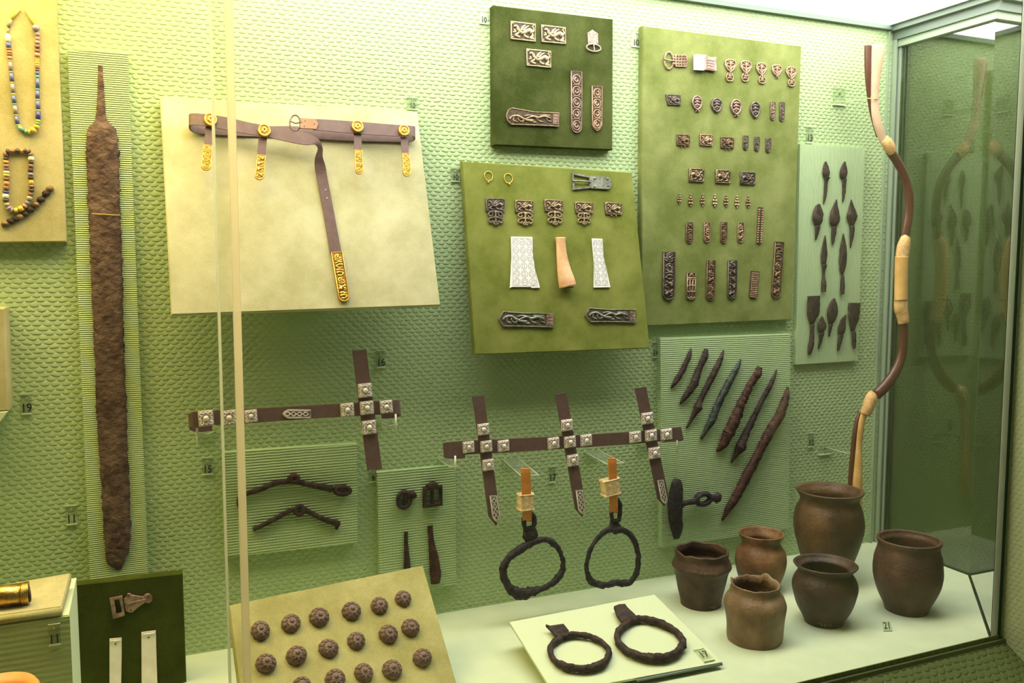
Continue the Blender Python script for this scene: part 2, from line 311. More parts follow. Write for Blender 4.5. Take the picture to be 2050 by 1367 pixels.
GREEN = (0.375, 0.49, 0.245)
M = dict(
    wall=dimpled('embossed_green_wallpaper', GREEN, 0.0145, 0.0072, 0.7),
    ledge=dimpled('embossed_green_ledge', (0.20, 0.25, 0.08), 0.017, 0.011, 0.9),  # darkened wall green; shade over the ledge is put into the colour
    wall_r=dimpled('embossed_green_side_lit', (0.70, 0.76, 0.42), 0.010, 0.008, 0.4),  # lightened wall green; colour stands in for room light on this wall
    wall_d=dimpled('embossed_green_shaded', (0.17, 0.21, 0.085), 0.012, 0.008, 0.5),  # darkened wall green; dimness behind the side glass is painted in
    rib_fine=ribbed('ribbed_fine', (0.40, 0.52, 0.25), 0.0033, 0.7),
    rib_mid=ribbed('ribbed_mid', (0.37, 0.49, 0.235), 0.0047, 0.7, weave=0.15),
    rib_wide=ribbed('ribbed_wide', (0.36, 0.47, 0.20), 0.0075, 0.8, weave=0.05),
    rib_soft=ribbed('ribbed_soft', (0.385, 0.51, 0.26), 0.0042, 0.35, weave=0.35),
    rib_vert=ribbed('ribbed_vertical', (0.41, 0.53, 0.29), 0.004, 0.4, vertical=True, weave=0.1),
    floor=mat('pale_green_felt', (0.48, 0.55, 0.36), (0.52, 0.585, 0.385), rough=0.95, vs=25, bump=0.1, bs=900, spec=0.1),
    card=mat('pale_green_card', (0.55, 0.62, 0.39), rough=0.8, spec=0.2),
    trim=mat('grey_green_trim', (0.12, 0.165, 0.125), rough=0.45),
    sill=mat('olive_sill', (0.17, 0.20, 0.085), rough=0.45),
    trim_l=mat('pale_green_trim', (0.26, 0.33, 0.23), rough=0.4),
    vel_belt=velvet('pale_olive_velvet', (0.38, 0.37, 0.20), (0.53, 0.51, 0.32)),
    vel_left=velvet('yellow_olive_velvet', (0.33, 0.30, 0.13), (0.49, 0.44, 0.24)),
    vel_stud=velvet('stud_velvet', (0.29, 0.27, 0.095), (0.44, 0.41, 0.18)),
    vel_mid=velvet('olive_velvet', (0.125, 0.148, 0.025), (0.22, 0.24, 0.060)),
    vel_big=velvet('moss_velvet', (0.130, 0.160, 0.040), (0.245, 0.275, 0.095)),
    vel_dark=velvet('dark_green_velvet', (0.032, 0.044, 0.009), (0.075, 0.090, 0.026)),
    vel_dark2=velvet('deep_green_velvet', (0.035, 0.045, 0.005), (0.06, 0.075, 0.01)),
    iron=mat('rusted_iron', (0.018, 0.012, 0.010), (0.060, 0.036, 0.026), rough=0.7, vs=90, bump=0.8, bs=260, spec=0.3),
    iron_k=mat('black_iron', (0.012, 0.011, 0.010), (0.040, 0.032, 0.028), rough=0.65, vs=110, bump=0.9, bs=300, spec=0.35),
    iron_r=mat('reddish_iron', (0.024, 0.010, 0.007), (0.085, 0.036, 0.02), rough=0.7, vs=80, bump=0.9, bs=260, spec=0.3),
    iron_g=mat('dark_green_iron', (0.010, 0.016, 0.012), (0.035, 0.048, 0.036), rough=0.55, vs=90, bump=0.8, bs=280),
    sword=mat('pitted_sword_iron', (0.060, 0.034, 0.024), (0.15, 0.095, 0.068), rough=0.75, vs=55, bump=1.0, bs=120, spec=0.25, dist=0.004),
    bronze=mat('aged_bronze', (0.17, 0.115, 0.06), (0.36, 0.27, 0.16), rough=0.42, metal=0.55, vs=160, bump=0.3, bs=500),
    bronze_y=mat('yellow_bronze', (0.34, 0.27, 0.12), (0.60, 0.52, 0.30), rough=0.4, metal=0.5, vs=160, bump=0.2, bs=500),
    bronze_p=mat('pinkish_bronze', (0.19, 0.115, 0.08), (0.38, 0.255, 0.20), rough=0.42, metal=0.5, vs=150, bump=0.3, bs=500),
    bronze_t=mat('tan_bronze', (0.24, 0.135, 0.07), (0.46, 0.31, 0.20), rough=0.5, metal=0.3, vs=200, bump=0.3, bs=500),
    bronze_d=mat('dark_bronze', (0.07, 0.055, 0.042), (0.20, 0.16, 0.13), rough=0.45, metal=0.5, vs=180, bump=0.3, bs=500),
    bronze_k=mat('brown_bronze', (0.10, 0.055, 0.025), (0.26, 0.16, 0.08), rough=0.5, metal=0.4, vs=150, bump=0.4, bs=450),
    bronze_gr=mat('grey_green_bronze', (0.12, 0.13, 0.10), (0.27, 0.28, 0.22), rough=0.42, metal=0.5, vs=150, bump=0.3, bs=500),
    recess=mat('dark_recess', (0.045, 0.03, 0.016), (0.11, 0.075, 0.042), rough=0.7, metal=0.2, vs=300),
    gold=mat('gilt', (0.62, 0.36, 0.05), (0.85, 0.56, 0.12), rough=0.32, metal=0.8, vs=200, bump=0.2, bs=600),
    gold_d=mat('gilt_recess', (0.30, 0.15, 0.02), (0.45, 0.25, 0.04), rough=0.45, metal=0.6, vs=200),
    gold_t=mat('old_gold', (0.45, 0.28, 0.05), (0.75, 0.52, 0.12), rough=0.28, metal=0.9, vs=90, bump=0.4, bs=160),
    silver=mat('silver_plate', (0.56, 0.49, 0.42), (0.78, 0.72, 0.64), rough=0.42, metal=0.12, vs=200, bump=0.25, bs=500),
    pewter=mat('pale_pewter', (0.24, 0.18, 0.15), (0.38, 0.30, 0.25), rough=0.6, metal=0.1, vs=200, bump=0.3, bs=500),
    silver_b=mat('silver_stud_base', (0.46, 0.40, 0.34), (0.62, 0.56, 0.49), rough=0.5, metal=0.15, vs=200),
    silver_d=mat('silver_recess', (0.16, 0.13, 0.11), (0.28, 0.24, 0.2), rough=0.5, metal=0.4, vs=200),
    silver_s=mat('silver_sheet', (0.82, 0.72, 0.66), (0.94, 0.87, 0.82), rough=0.35, metal=0.15, vs=30, bump=0.3, bs=60, c3=(0.6, 0.48, 0.42)),
    leather=mat('brown_leather', (0.105, 0.058, 0.048), (0.13, 0.075, 0.062), rough=0.55, vs=90, bump=0.2, bs=800),
    tanlea=mat('orange_leather', (0.50, 0.17, 0.02), (0.60, 0.24, 0.04), rough=0.5, vs=60, bump=0.2, bs=700),
    brownlea=mat('tan_leather', (0.30, 0.13, 0.05), (0.36, 0.17, 0.07), rough=0.5, vs=60),
    bone=mat('carved_bone', (0.55, 0.36, 0.15), (0.78, 0.60, 0.34), rough=0.6, vs=120, bump=0.9, bs=220),
    bone_o=mat('orange_bone', (0.50, 0.26, 0.11), (0.70, 0.43, 0.22), rough=0.55, vs=40, bump=0.2, bs=200),
    bone_p=mat('pinkish_bone', (0.30, 0.19, 0.15), (0.42, 0.28, 0.23), rough=0.6, vs=80, bump=0.5, bs=150),
    white=mat('white_card', (0.80, 0.79, 0.74), rough=0.7),
    ink=mat('black_print', (0.012, 0.012, 0.010), rough=0.6),
    inkg=mat('grey_ink', (0.17, 0.17, 0.16), rough=0.8),
    chalk=mat('chalk_mark', (0.55, 0.52, 0.42), rough=0.9),
    wood_p=mat('pale_wood', (0.52, 0.34, 0.21), (0.62, 0.43, 0.28), rough=0.45, vs=25, bump=0.1, bs=120),
    wood_y=mat('amber_wood', (0.55, 0.30, 0.08), (0.72, 0.45, 0.15), rough=0.4, vs=25, bump=0.1, bs=120),
    wood_d=mat('dark_brown_wood', (0.070, 0.020, 0.011), (0.10, 0.03, 0.016), rough=0.35, vs=20),
    cord=mat('tan_wrapping', (0.52, 0.30, 0.10), (0.68, 0.43, 0.18), rough=0.65, vs=120, bump=0.5, bs=300),
    wire=mat('yellow_wire', (0.60, 0.45, 0.06), rough=0.4),
    silicone=milky('tan_glass_joint', (0.90, 0.82, 0.62), 0.7, 0.2),
    gedge=mat('dark_green_glass_edge', (0.008, 0.06, 0.03), rough=0.15),
    gpale=milky('pale_glass_edge', (0.85, 0.86, 0.72), 0.7, 0.25),
    terra=mat('orange_ware', (0.60, 0.26, 0.06), (0.7, 0.34, 0.1), rough=0.5, vs=40),
    room=mat('grey_room', (0.08, 0.08, 0.07), rough=0.9),
    panel_r=emit('ceiling_diffuser_white', *PANEL_RIGHT), panel_l=emit('ceiling_diffuser_warm', *PANEL_LEFT),
    glass=glass('front_glass', (0.985, 0.995, 0.98)), glass_s=glass('side_glass', (0.72, 0.78, 0.68), refl=3.4), glass_h=glass('glass_fold', (0.96, 0.97, 0.92), haze=0.05),
    acrylic=glass('clear_acrylic', (0.93, 0.96, 0.90), haze=0.05), acr_edge=mat('acrylic_edge', (0.62, 0.68, 0.45), rough=0.3),
    acr_white=mat('white_acrylic_peg', (0.75, 0.75, 0.62), rough=0.3),
)
def clay(name, a, b, c, bs=140):
    return mat(name, a, b, rough=0.5, vs=26, bump=0.5, bs=bs, spec=0.3, c3=c, dist=0.003)

# ------------------------------------------------------------------ the case itself
XL = -0.75
def quad_struct(name, P4, th, mt, pl=WALL):
    mb = MB(); mb.prism([pl.loc3(p)[:2] for p in P4], pl.loc3(P4[0]).z-th, pl.loc3(P4[0]).z); return struct(name, pl, mb, mt)
mb = MB().box(XL, XR+0.35, ZF-0.05, ZC+0.06, -0.03, 0); struct('wall_back', WALL, mb, M['wall'])
A = (XR, -0.2465); B = (1.350, YF)                     # chamfered front right corner of the floor
fl = MB().prism([(XL, 0), (XR, 0), A, B, (XL, YF)][::-1], ZF-0.03, ZF); struct('floor', WORLD, fl, M['floor'])
mb = MB().box(XL, XR+0.35, YF-0.02, 0, ZC+0.012, ZC+0.04); struct('ceiling', WORLD, mb, M['room'])
t = Thing('ceiling_light', 'warm glowing diffuser panel in the case ceiling above the sword', 'light', WORLD, (-0.3, -0.24, ZC))
t.part('diffuser', MB().box(XL+.01, 0.13, YF+0.02, -0.012, ZC, ZC+0.01), M['panel_l'])
t.part('frame', MB().box(0.13, 0.14, YF+0.02, -0.012, ZC-0.001, ZC+0.011), M['trim_l'])
t = Thing('ceiling_light', 'white glowing diffuser panel in the case ceiling above the bow', 'light', WORLD, (0.86, -0.24, ZC))
t.part('diffuser', MB().box(0.14, XR-0.03, YF+0.02, -0.012, ZC, ZC+0.01), M['panel_r'])
t.part('frame', MB().box(XR-0.03, XR-0.022, YF+0.02, -0.012, ZC-0.001, ZC+0.011), M['trim_l'])
struct('trim_1', WORLD, MB().box(XL, XR, -0.012, 0, ZC-0.010, ZC+0.012), M['trim'])
mb = MB().box(XR-0.022, XR+0.004, YF, 0, ZC-0.012, ZC+0.012).box(XR-0.010, XR+0.012, YF, 0, ZC-0.030, ZC-0.012)
struct('trim_2', WORLD, mb, M['trim'])
struct('trim_3', WORLD, MB().box(XR-0.004, XR+0.016, YF, 0, ZC-0.045, ZC-0.030), M['trim_l'])
struct('trim_4', WORLD, MB().box(XR-0.026, XR-0.022, -0.006, 0, ZF, ZC-0.012), M['trim_l'])
struct('trim_5', WORLD, MB().box(XR-0.010, XR-0.006, -0.012, 0, ZF, ZC-0.03), M['trim_l'])
struct('trim_6', WORLD, MB().box(XR-0.006, XR+0.001, -0.008, 0, ZF, ZC-0.03), M['trim'])
struct('trim_7', WORLD, MB().box(XR+0.0015, XR+0.005, -0.014, 0, ZF, ZC-0.03), M['trim_l'])
struct('window_2', WORLD, MB().box(XR+0.005, XR+0.010, A[1], -0.014, ZF, ZC-0.03), M['glass_s'])
dx = 0.0035
struct('window_3', WORLD, MB().prism([(A[0]+0.004, A[1]), (B[0]+0.004, B[1]), (B[0]+0.004+dx, B[1]-dx), (A[0]+0.004+dx, A[1]-dx)], ZF, ZC-0.03), M['glass_s'])
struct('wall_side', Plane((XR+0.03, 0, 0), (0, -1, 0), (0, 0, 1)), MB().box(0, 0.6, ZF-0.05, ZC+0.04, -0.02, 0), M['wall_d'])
WX = 1.372
RP = Plane((WX, 0, 0), (0, -1, 0), (0, 0, 1))
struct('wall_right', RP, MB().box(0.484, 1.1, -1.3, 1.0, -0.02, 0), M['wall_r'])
struct('trim_12', WORLD, MB().box(WX, XR+0.05, -0.53, -0.512, ZF-.05, ZC+0.04), M['room'])
LP = Plane((0, YF-0.014, ZF-0.006), (1, 0, 0), (0, 1, 0.56))
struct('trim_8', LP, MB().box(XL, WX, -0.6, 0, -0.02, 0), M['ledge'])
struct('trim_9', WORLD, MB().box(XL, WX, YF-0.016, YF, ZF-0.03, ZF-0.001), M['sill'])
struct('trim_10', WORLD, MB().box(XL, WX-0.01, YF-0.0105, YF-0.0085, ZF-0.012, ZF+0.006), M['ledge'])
struct('wall_left', Plane((XL, 0, 0), (0, 1, 0), (0, 0, 1)), MB().box(YF, 0, ZF, ZC, -0.02, 0), M['wall'])
# front glass: two panes meeting at a pale joint
GY = YF-0.0045
GP = Plane((0, GY, 0), (1, 0, 0), (0, 0, 1))
xj = GP.loc(476, 683)[0]; xk = GP.loc(440, 683)[0]; xe = GP.loc(2022, 683)[0]
struct('window_1', GP, MB().box(xj+0.0045, xe-0.006, ZF, ZC+0.03, -0.0025, 0.0025), M['glass'])
struct('window_4', GP, MB().box(XL, xk-0.0015, ZF, ZC+0.03, -0.0025, 0.0025), M['glass'])
g = Thing('glass_joint', 'tan vertical joint strip between the two front glass panes', 'glass joint', GP, (xj, ZF, 0))
g.part('sealant_strip', MB().box(xj-0.0042, xj+0.0042, ZF, ZC+0.03, -0.003, 0.003), M['silicone'])
g.part('glass_fold', MB().box(xk+0.0015, xj-0.0042, ZF, ZC+0.03, -0.0025, 0.0025), M['glass_h'])
g.part('edge_strip', MB().box(xk-0.0015, xk+0.0015, ZF, ZC+0.03, -0.003, 0.003), M['gpale'])
g = Thing('glass_edge', 'dark green polished glass edge between pale strips at the right corner', 'glass edge', GP, (xe, ZF, 0))
g.part('inner_strip', MB().box(xe-0.006, xe+0.0015, ZF, ZC+0.03, -0.003, 0.003), M['gpale'])
g.part('green_edge', MB().box(xe+0.0015, xe+0.0095, ZF-0.002, ZC+0.03, -0.003, 0.003), M['gedge'])
g.part('outer_strip', MB().box(xe+0.0095, xe+0.0125, ZF-0.002, ZC+0.03, -0.003, 0.003), M['gpale'])

# ------------------------------------------------------------------ boards and panels on the wall
def flat_panel(name, label, quad, y, th, mt, cat='panel', bev=0.0008):
    pl = wallp(-y); mb = MB().prism([pl.loc(*q) for q in quad], -th, 0, bev)
    solo(name, label, cat, pl, mb, mt); return pl
P_SW = flat_panel('ribbed_panel', 'tall narrow ribbed green panel behind the long sword', [(135, 100), (256, 106), (297, 1156), (180, 1166)], 0.012, 0.012, M['rib_fine'])
P_15 = flat_panel('ribbed_panel', 'square ribbed green panel carrying two horse bits', [(445, 906), (715, 888), (716, 1087), (450, 1116)], 0.014, 0.014, M['rib_mid'])
P_09 = flat_panel('ribbed_panel', 'narrow ribbed green panel carrying two small iron buckles', [(755, 946), (912, 931), (914, 1170), (760, 1192)], 0.012, 0.012, M['rib_mid'])
P_14 = flat_panel('ribbed_panel', 'green panel carrying a row of slanting iron rods', [(1322, 677), (1583, 668), (1580, 1058), (1325, 1096)], 0.014, 0.014, M['rib_soft'])
P_12 = flat_panel('ribbed_panel', 'pale green panel carrying the iron arrowheads', [(1602, 288), (1732, 296), (1717, 722), (1594, 730)], 0.010, 0.010, M['rib_vert'])
P_TL = flat_panel('velvet_board', 'yellowish velvet board with bead strings at the top left corner', [(-260, -60), (110, -60), (133, 484), (-240, 488)], 0.022, 0.022, M['vel_left'], 'display board', 0.003)
P_10A = flat_panel('velvet_board', 'dark green velvet board with three openwork animal plaques', [(988, 10), (1228, 38), (1227, 300), (989, 290)], 0.018, 0.018, M['vel_dark'], 'display board', 0.003)
P_10C = flat_panel('velvet_board', 'large moss green velvet board with rows of small bronze mounts', [(1287, 51), (1605, 92), (1586, 640), (1284, 653)], 0.016, 0.016, M['vel_big'], 'display board', 0.003)
def tilted_board(label, tl, tr, br, bl, out, top, mt, th=0.012):
    a = on_y(*tl, -top); b = on_y(*tr, -top); c = on_y(*br, -out); d = on_y(*bl, -out)
    pl = Plane((a+b+c+d)/4, (b-a)+(c-d), (a+b)/2-(c+d)/2)
    t = Thing('velvet_board', label, 'display board', pl, (0, 0, 0))
    q = [pl.loc(*p) for p in (tl, tr, br, bl)]
    t.part('velvet_face', MB().prism(q, -th, 0, 0.003), mt)
    # wedge block between the lower edge and the wall
    z = (c.z+d.z)/2+0.035; zz = z+0.04
    wx0, wx1 = (d.x+(c.x-d.x)*0.3), (d.x+(c.x-d.x)*0.7)
    yb = -out*(1-(z-d.z)/(a.z-d.z))*0.98+th*1.1; yt = -out*(1-(zz-d.z)/(a.z-d.z))*0.98+th*1.1
    vs = [pl.loc3(p) for p in ((wx0, 0, z), (wx1, 0, z), (wx1, 0, zz), (wx0, 0, zz), (wx0, yb, z), (wx1, yb, z), (wx1, yt, zz), (wx0, yt, zz))]
    t.part('wedge_block', MB().add(vs, [(0, 1, 2, 3), (4, 5, 6, 7), (0, 1, 5, 4), (3, 2, 6, 7), (0, 3, 7, 4), (1, 2, 6, 5)]), M['card'])
    return pl
P_BELT = tilted_board('pale olive velvet board leaning out below with the gilt belt', (320, 192), (836, 222), (882, 611), (343, 630), 0.105, 0.016, M['vel_belt'])
P_10B = tilted_board('olive velvet board leaning out below with two white engraved plates', (925, 322), (1266, 345), (1302, 697), (950, 710), 0.060, 0.016, M['vel_mid'])

# left edge: small tan board with a pale shelf underneath
pl = wallp(-0.05)
t = Thing('velvet_board', 'sliver of tan velvet board at the left edge beside number 19', 'display board', pl, (*pl.loc(0, 850), -0.05))
t.part('velvet_face', MB().prism([pl.loc(*q) for q in ((-230, 606), (9, 617), (17, 822), (-220, 838))], -0.05, 0, 0.003), M['vel_left'])
t.part('lower_shelf', MB().prism([pl.loc(*q) for q in ((-220, 839), (16, 823), (0, 845), (-220, 890))], -0.05, 0.002, 0.001), M['card'])

# ------------------------------------------------------------------ ornament helpers (plane coordinates u, v, height)
def bil(q):
    a, b, c, d = [Vector(p) for p in q]      # tl, tr, br, bl
    def f(s, t): return a.lerp(b, s).lerp(d.lerp(c, s), 1-t)
    f.w = (a-b).length; f.h = (a-d).length; return f
def quad(pl, C, pts, h=0.0): return bil([pl.loc(*C(*p), h) for p in pts])
def cquad(pl, C, cx, cy, w, h, rot=0.0, ht=0.0):
    px, py = C(cx, cy); s = C(1, 0)[0]-C(0, 0)[0]; c = pl.loc(px, py, ht); a, b = pl.scl(px, py, ht); W, H = w*s*a/2, h*s*b/2
    co, si = math.cos(math.radians(rot)), math.sin(math.radians(rot))
    r = lambda x, y: c+Vector((x*co-y*si, x*si+y*co))
    return bil([r(-W, H), r(W, H), r(W, -H), r(-W, -H)])
def stroke(mb, f, pts, r, z, sub=3, sq=0.8, taper=None, n=6, closed=False):
    p = cr(pts, sub, closed) if sub > 1 else pts
    N = len(p); P = [(*f(s, t), z) for s, t in [q[:2] for q in p]]
    R = [r*((taper[0]+(taper[1]-taper[0])*i/(N-1)) if taper else 1) for i in range(N)]
    mb.tube(P, R, n, closed=closed, sq=sq)
def circ(cx, cy, rx, ry, n=14, a0=0, a1=2*math.pi, end=False): return [(cx+rx*math.cos(a0+(a1-a0)*i/n), cy+ry*math.sin(a0+(a1-a0)*i/n)) for i in range(n+(1 if end else 0))]
def fpoly(f, pts): return [f(s, t) for s, t in pts]
RECT = [(0, 0), (1, 0), (1, 1), (0, 1)]
def tongue(n=8, point=False, k=0.5):
    """strap-end outline: square top, rounded or pointed foot (t=0); k = foot height as share"""
    if point: return [(0.5, 0), (0.78, k*0.35), (1, k), (1, 1), (0, 1), (0, k), (0.22, k*0.35)]
    return [(0, 1), (0, k)]+[(0.5-0.5*math.cos(math.pi*i/n), k-k*math.sin(math.pi*i/n)) for i in range(1, n)]+[(1, k), (1, 1)]
def griffin(mb, f, r, z, flip=1):
    X = (lambda s: s) if flip > 0 else (lambda s: 1-s)
    T = lambda L: [(X(s), t) for s, t in L]
    stroke(mb, f, T([(.27, .66), (.34, .50), (.48, .40), (.62, .52), (.76, .60), (.84, .46)]), r*1.5, z, taper=(.7, 1.2))
    stroke(mb, f, T([(.14, .70), (.22, .76), (.30, .62)]), r*1.1, z, taper=(.6, 1.1))
    stroke(mb, f, T([(.36, .46), (.26, .32), (.18, .24), (.36, .17)]), r*.8, z)
    stroke(mb, f, T([(.50, .40), (.56, .26), (.70, .18)]), r*.8, z)
    stroke(mb, f, T([(.82, .46), (.86, .30), (.76, .18), (.90, .16)]), r*.9, z)
    stroke(mb, f, T([(.40, .52), (.47, .72), (.58, .86)]), r*.9, z, taper=(1.2, .5))
    stroke(mb, f, T([(.48, .52), (.58, .70), (.72, .84)]), r*.8, z, taper=(1.2, .5))
    stroke(mb, f, T([(.84, .50), (.92, .66), (.84, .84)]), r*.6, z)
    stroke(mb, f, T([(.10, .40), (.20, .46), (.14, .56)]), r*.6, z)
def border(mb, f, pts, r, z): mb.tube([(*f(s, t), z) for s, t in pts], r, 6, closed=True, sq=0.9)
def plaque(pl, f, label, mt, group, name='animal_plaque', z=0.001, nubs=0, pend=None, th=0.0014, cat='plaque', open_=True, flip=1):
    c = f(.5, .5); t = Thing(name, label, cat, pl, (*c, z), group); r = f.h*0.05
    t.part('back_plate', MB().prism(fpoly(f, RECT), z, z+th, 0.0002), M['recess'] if open_ else mt)
    fr = MB(); border(fr, f, [(.03, .04), (.97, .04), (.97, .96), (.03, .96)], r*1.0, z+th)
    for s, q in ((.09, .12), (.91, .12), (.09, .88), (.91, .88)): p = f(s, q); fr.ball((p.x, p.y, z+th), r*1.3, seg=8, rings=4)
    t.part('frame', fr, mt)
    rl = MB(); griffin(rl, f, r*1.6, z+th+r*.5, flip); t.part('animal_relief', rl, mt)
    if nubs:
        nb = MB()
        for s in (.36, .64):
            p = f(s, -.10); nb.ball((p.x, p.y, z+r), r*1.6, seg=8, rings=4)
        t.part('loops', nb, mt)
    if pend:
        g = pend; pb = MB(); rr = g.w*0.055
        for sx in (-1, 1):
            X = lambda s: .5+sx*(s-.5)
            stroke(pb, g, [(X(.5), .95), (X(.7), .98), (X(.95), .86), (X(.92), .66), (X(.74), .66), (X(.72), .80)], rr, z+rr)
            stroke(pb, g, [(X(.5), .60), (X(.68), .56), (X(.95), .46), (X(.96), .24), (X(.78), .20), (X(.72), .34)], rr, z+rr)
            stroke(pb, g, [(X(.5), .30), (X(.66), .16), (X(.5), .02)], rr, z+rr)
        stroke(pb, g, [(.5, 1.05), (.5, .5), (.5, 0)], rr*1.3, z+rr)
        t.part('scroll_pendant', pb, mt)
    return t
def strap_end(pl, f, label, mt, style, group, z=0.001, th=0.0016, point=False, k=0.12, name='strap_end', parent=None, recess=None, cat='strap end', body=None):
    """upright tongue-shaped fitting; relief style picks the ornament"""
    out = fpoly(f, tongue(8, point, k)); c = f(.5, .5)
    rec = recess or M['recess']
    r = f.w*0.05; rl = MB(); bo = MB()
    ins = [(.5+(s-.5)*.90, .5+(q-.5)*(1-.10*f.w/f.h)) for s, q in tongue(8, point, k)]
    border(bo, f, ins, r*(.45 if style[0] == 'bead' else 1), z+th*(.6 if style[0] == 'bead' else 1))
    zz = z+th+r*.3
    if style[0] == 'spiral':
        n = style[1]
        for i in range(n):
            t0 = k*.35+(1-k*.35-.05)*(i+.5)/n; ry = .42*(1-k*.35-.05)/n; d = 1 if i % 2 else -1
            stroke(rl, f, circ(.5, t0, .34, ry, 12), r*1.1, zz, 1, closed=True)
            stroke(rl, f, [(.5+d*.05, t0+ry*.5), (.5+d*.2, t0), (.5, t0-ry*.5), (.5-d*.14, t0-ry*.05)], r*1.6, zz)
            if i: stroke(rl, f, [(.16, t0-ry*1.15), (.5, t0-ry*1.0), (.84, t0-ry*1.15)], r*.9, zz)
    elif style[0] == 'beast':
        n = style[1]; rg = random.Random(int(f.h*1e5)+n)
        for i in range(n):
            t0 = k*.5+(1-k*.5-.04)*(i+.5)/n; h = (1-k*.5)/n; d = 1 if rg.random() > .5 else -1; X = lambda s: .5+d*(s-.5)
            jt = lambda a: a+rg.uniform(-.05, .05)
            kind = rg.randrange(3)
            if kind == 0:
                stroke(rl, f, [(X(jt(.24)), t0+h*.38), (X(jt(.42)), t0+h*.12), (X(jt(.64)), t0+h*.10), (X(jt(.72)), t0-h*.18)], r*2.4, zz, taper=(.7, 1.3))
                stroke(rl, f, [(X(jt(.30)), t0+h*.02), (X(jt(.22)), t0-h*.22), (X(jt(.40)), t0-h*.36)], r*1.3, zz)
                stroke(rl, f, [(X(jt(.70)), t0+h*.40), (X(jt(.80)), t0+h*.22), (X(jt(.66)), t0+h*.2)], r*1.3, zz)
            elif kind == 1:
                stroke(rl, f, circ(.5, t0+h*.05, .24, h*.26, 9, 1, 6, True), r*1.7, zz, 1)
                p = f(.5, t0+h*.05); rl.ball((p.x, p.y, zz), r*2.6, seg=8, rings=4)
                stroke(rl, f, [(X(.22), t0-h*.30), (X(.5), t0-h*.42), (X(.78), t0-h*.30)], r*1.4, zz)
            else:
                for q in (.27, -.05): stroke(rl, f, [(X(jt(.22)), t0+h*q), (X(jt(.45)), t0+h*(q+.12)), (X(jt(.78)), t0+h*(q-.04))], r*2.0, zz, taper=(1.3, .6))
                stroke(rl, f, [(X(jt(.76)), t0-h*.1), (X(jt(.58)), t0-h*.38), (X(jt(.26)), t0-h*.3)], r*1.5, zz)
            for _ in range(2): p = f(rg.uniform(.2, .8), t0+h*rg.uniform(-.45, .45)); rl.ball((p.x, p.y, zz), r*rg.uniform(1.2, 1.9), seg=7, rings=4)
    elif style[0] == 'lozenge':
        n = style[1]
        for d in (-1, 1):
            pts = [(.5+d*.24*math.sin(math.pi*i/2+math.pi/4)*(1 if i % 4 < 2 else 1), k*.4+(.9-k*.4)*i/(2*n)) for i in range(2*n+1)]
            pts = [(.5+d*.22*(1 if i % 2 else -0.0), q) for i, (s, q) in enumerate(pts)]
            stroke(rl, f, pts, r*1.1, zz, 3)
        border(rl, f, [(.5+(s-.5)*.70, .5+(q-.5)*(1-.3*f.w/f.h)) for s, q in tongue(8, point, k)], r*.8, zz)
    elif style[0] == 'bead':
        nr, nc = style[1], style[2]
        for i in range(nr):
            for j in range(nc):
                p = f(.16+.68*j/max(1, nc-1) if nc > 1 else .5, k*.3+(.95-k*.3)*(i+.5)/nr)
                rl.ball((p.x, p.y, zz), min(f.w*.44/nc, f.h*.44/nr), min(f.h*.42/nr, f.w*.5/nc), min(f.w*.44/nc, f.h*.5/nr), 8, 4)
    elif style[0] == 'lattice':
        nr = style[1]
        for i in range(nr+1): q = .1+.66*i/nr; stroke(rl, f, [(.06, q), (.28, q-.03), (.5, q), (.72, q-.03), (.94, q)], r*1.2, zz, 2)
        for s in (.06, .35, .65, .94): stroke(rl, f, [(s, .08), (s, .78)], r*1.1, zz, 1)
        stroke(rl, f, [(.1, .8), (.9, .8)], r*1.6, zz, 1)
        stroke(rl, f, [(.3, .86), (.5, .95), (.7, .86)], r*1.3, zz)
    if parent is not None:
        th_ = parent; o = th_.part(name, MB().prism(out, z, z+th, 0.0002), rec, label)
        th_.part('rim', bo, mt, parent=o); th_.part('relief', rl, mt, parent=o); return o
    t = Thing(name, label, cat, pl, (*c, z), group)
    t.part('back_plate', MB().prism(out, z, z+th, 0.0002), rec)
    t.part('rim', bo, mt); t.part('relief', rl, mt)
    if body == 'header':
        hb = MB(); stroke(hb, f, [(.05, .87), (.95, .87)], r*1.3, zz, 1); stroke(hb, f, [(.05, .83), (.95, .83)], r*1.0, zz, 1)
        stroke(hb, f, [(.2, .92), (.5, .97), (.8, .92)], r*1.5, zz); t.part('header_bars', hb, mt)
    return t
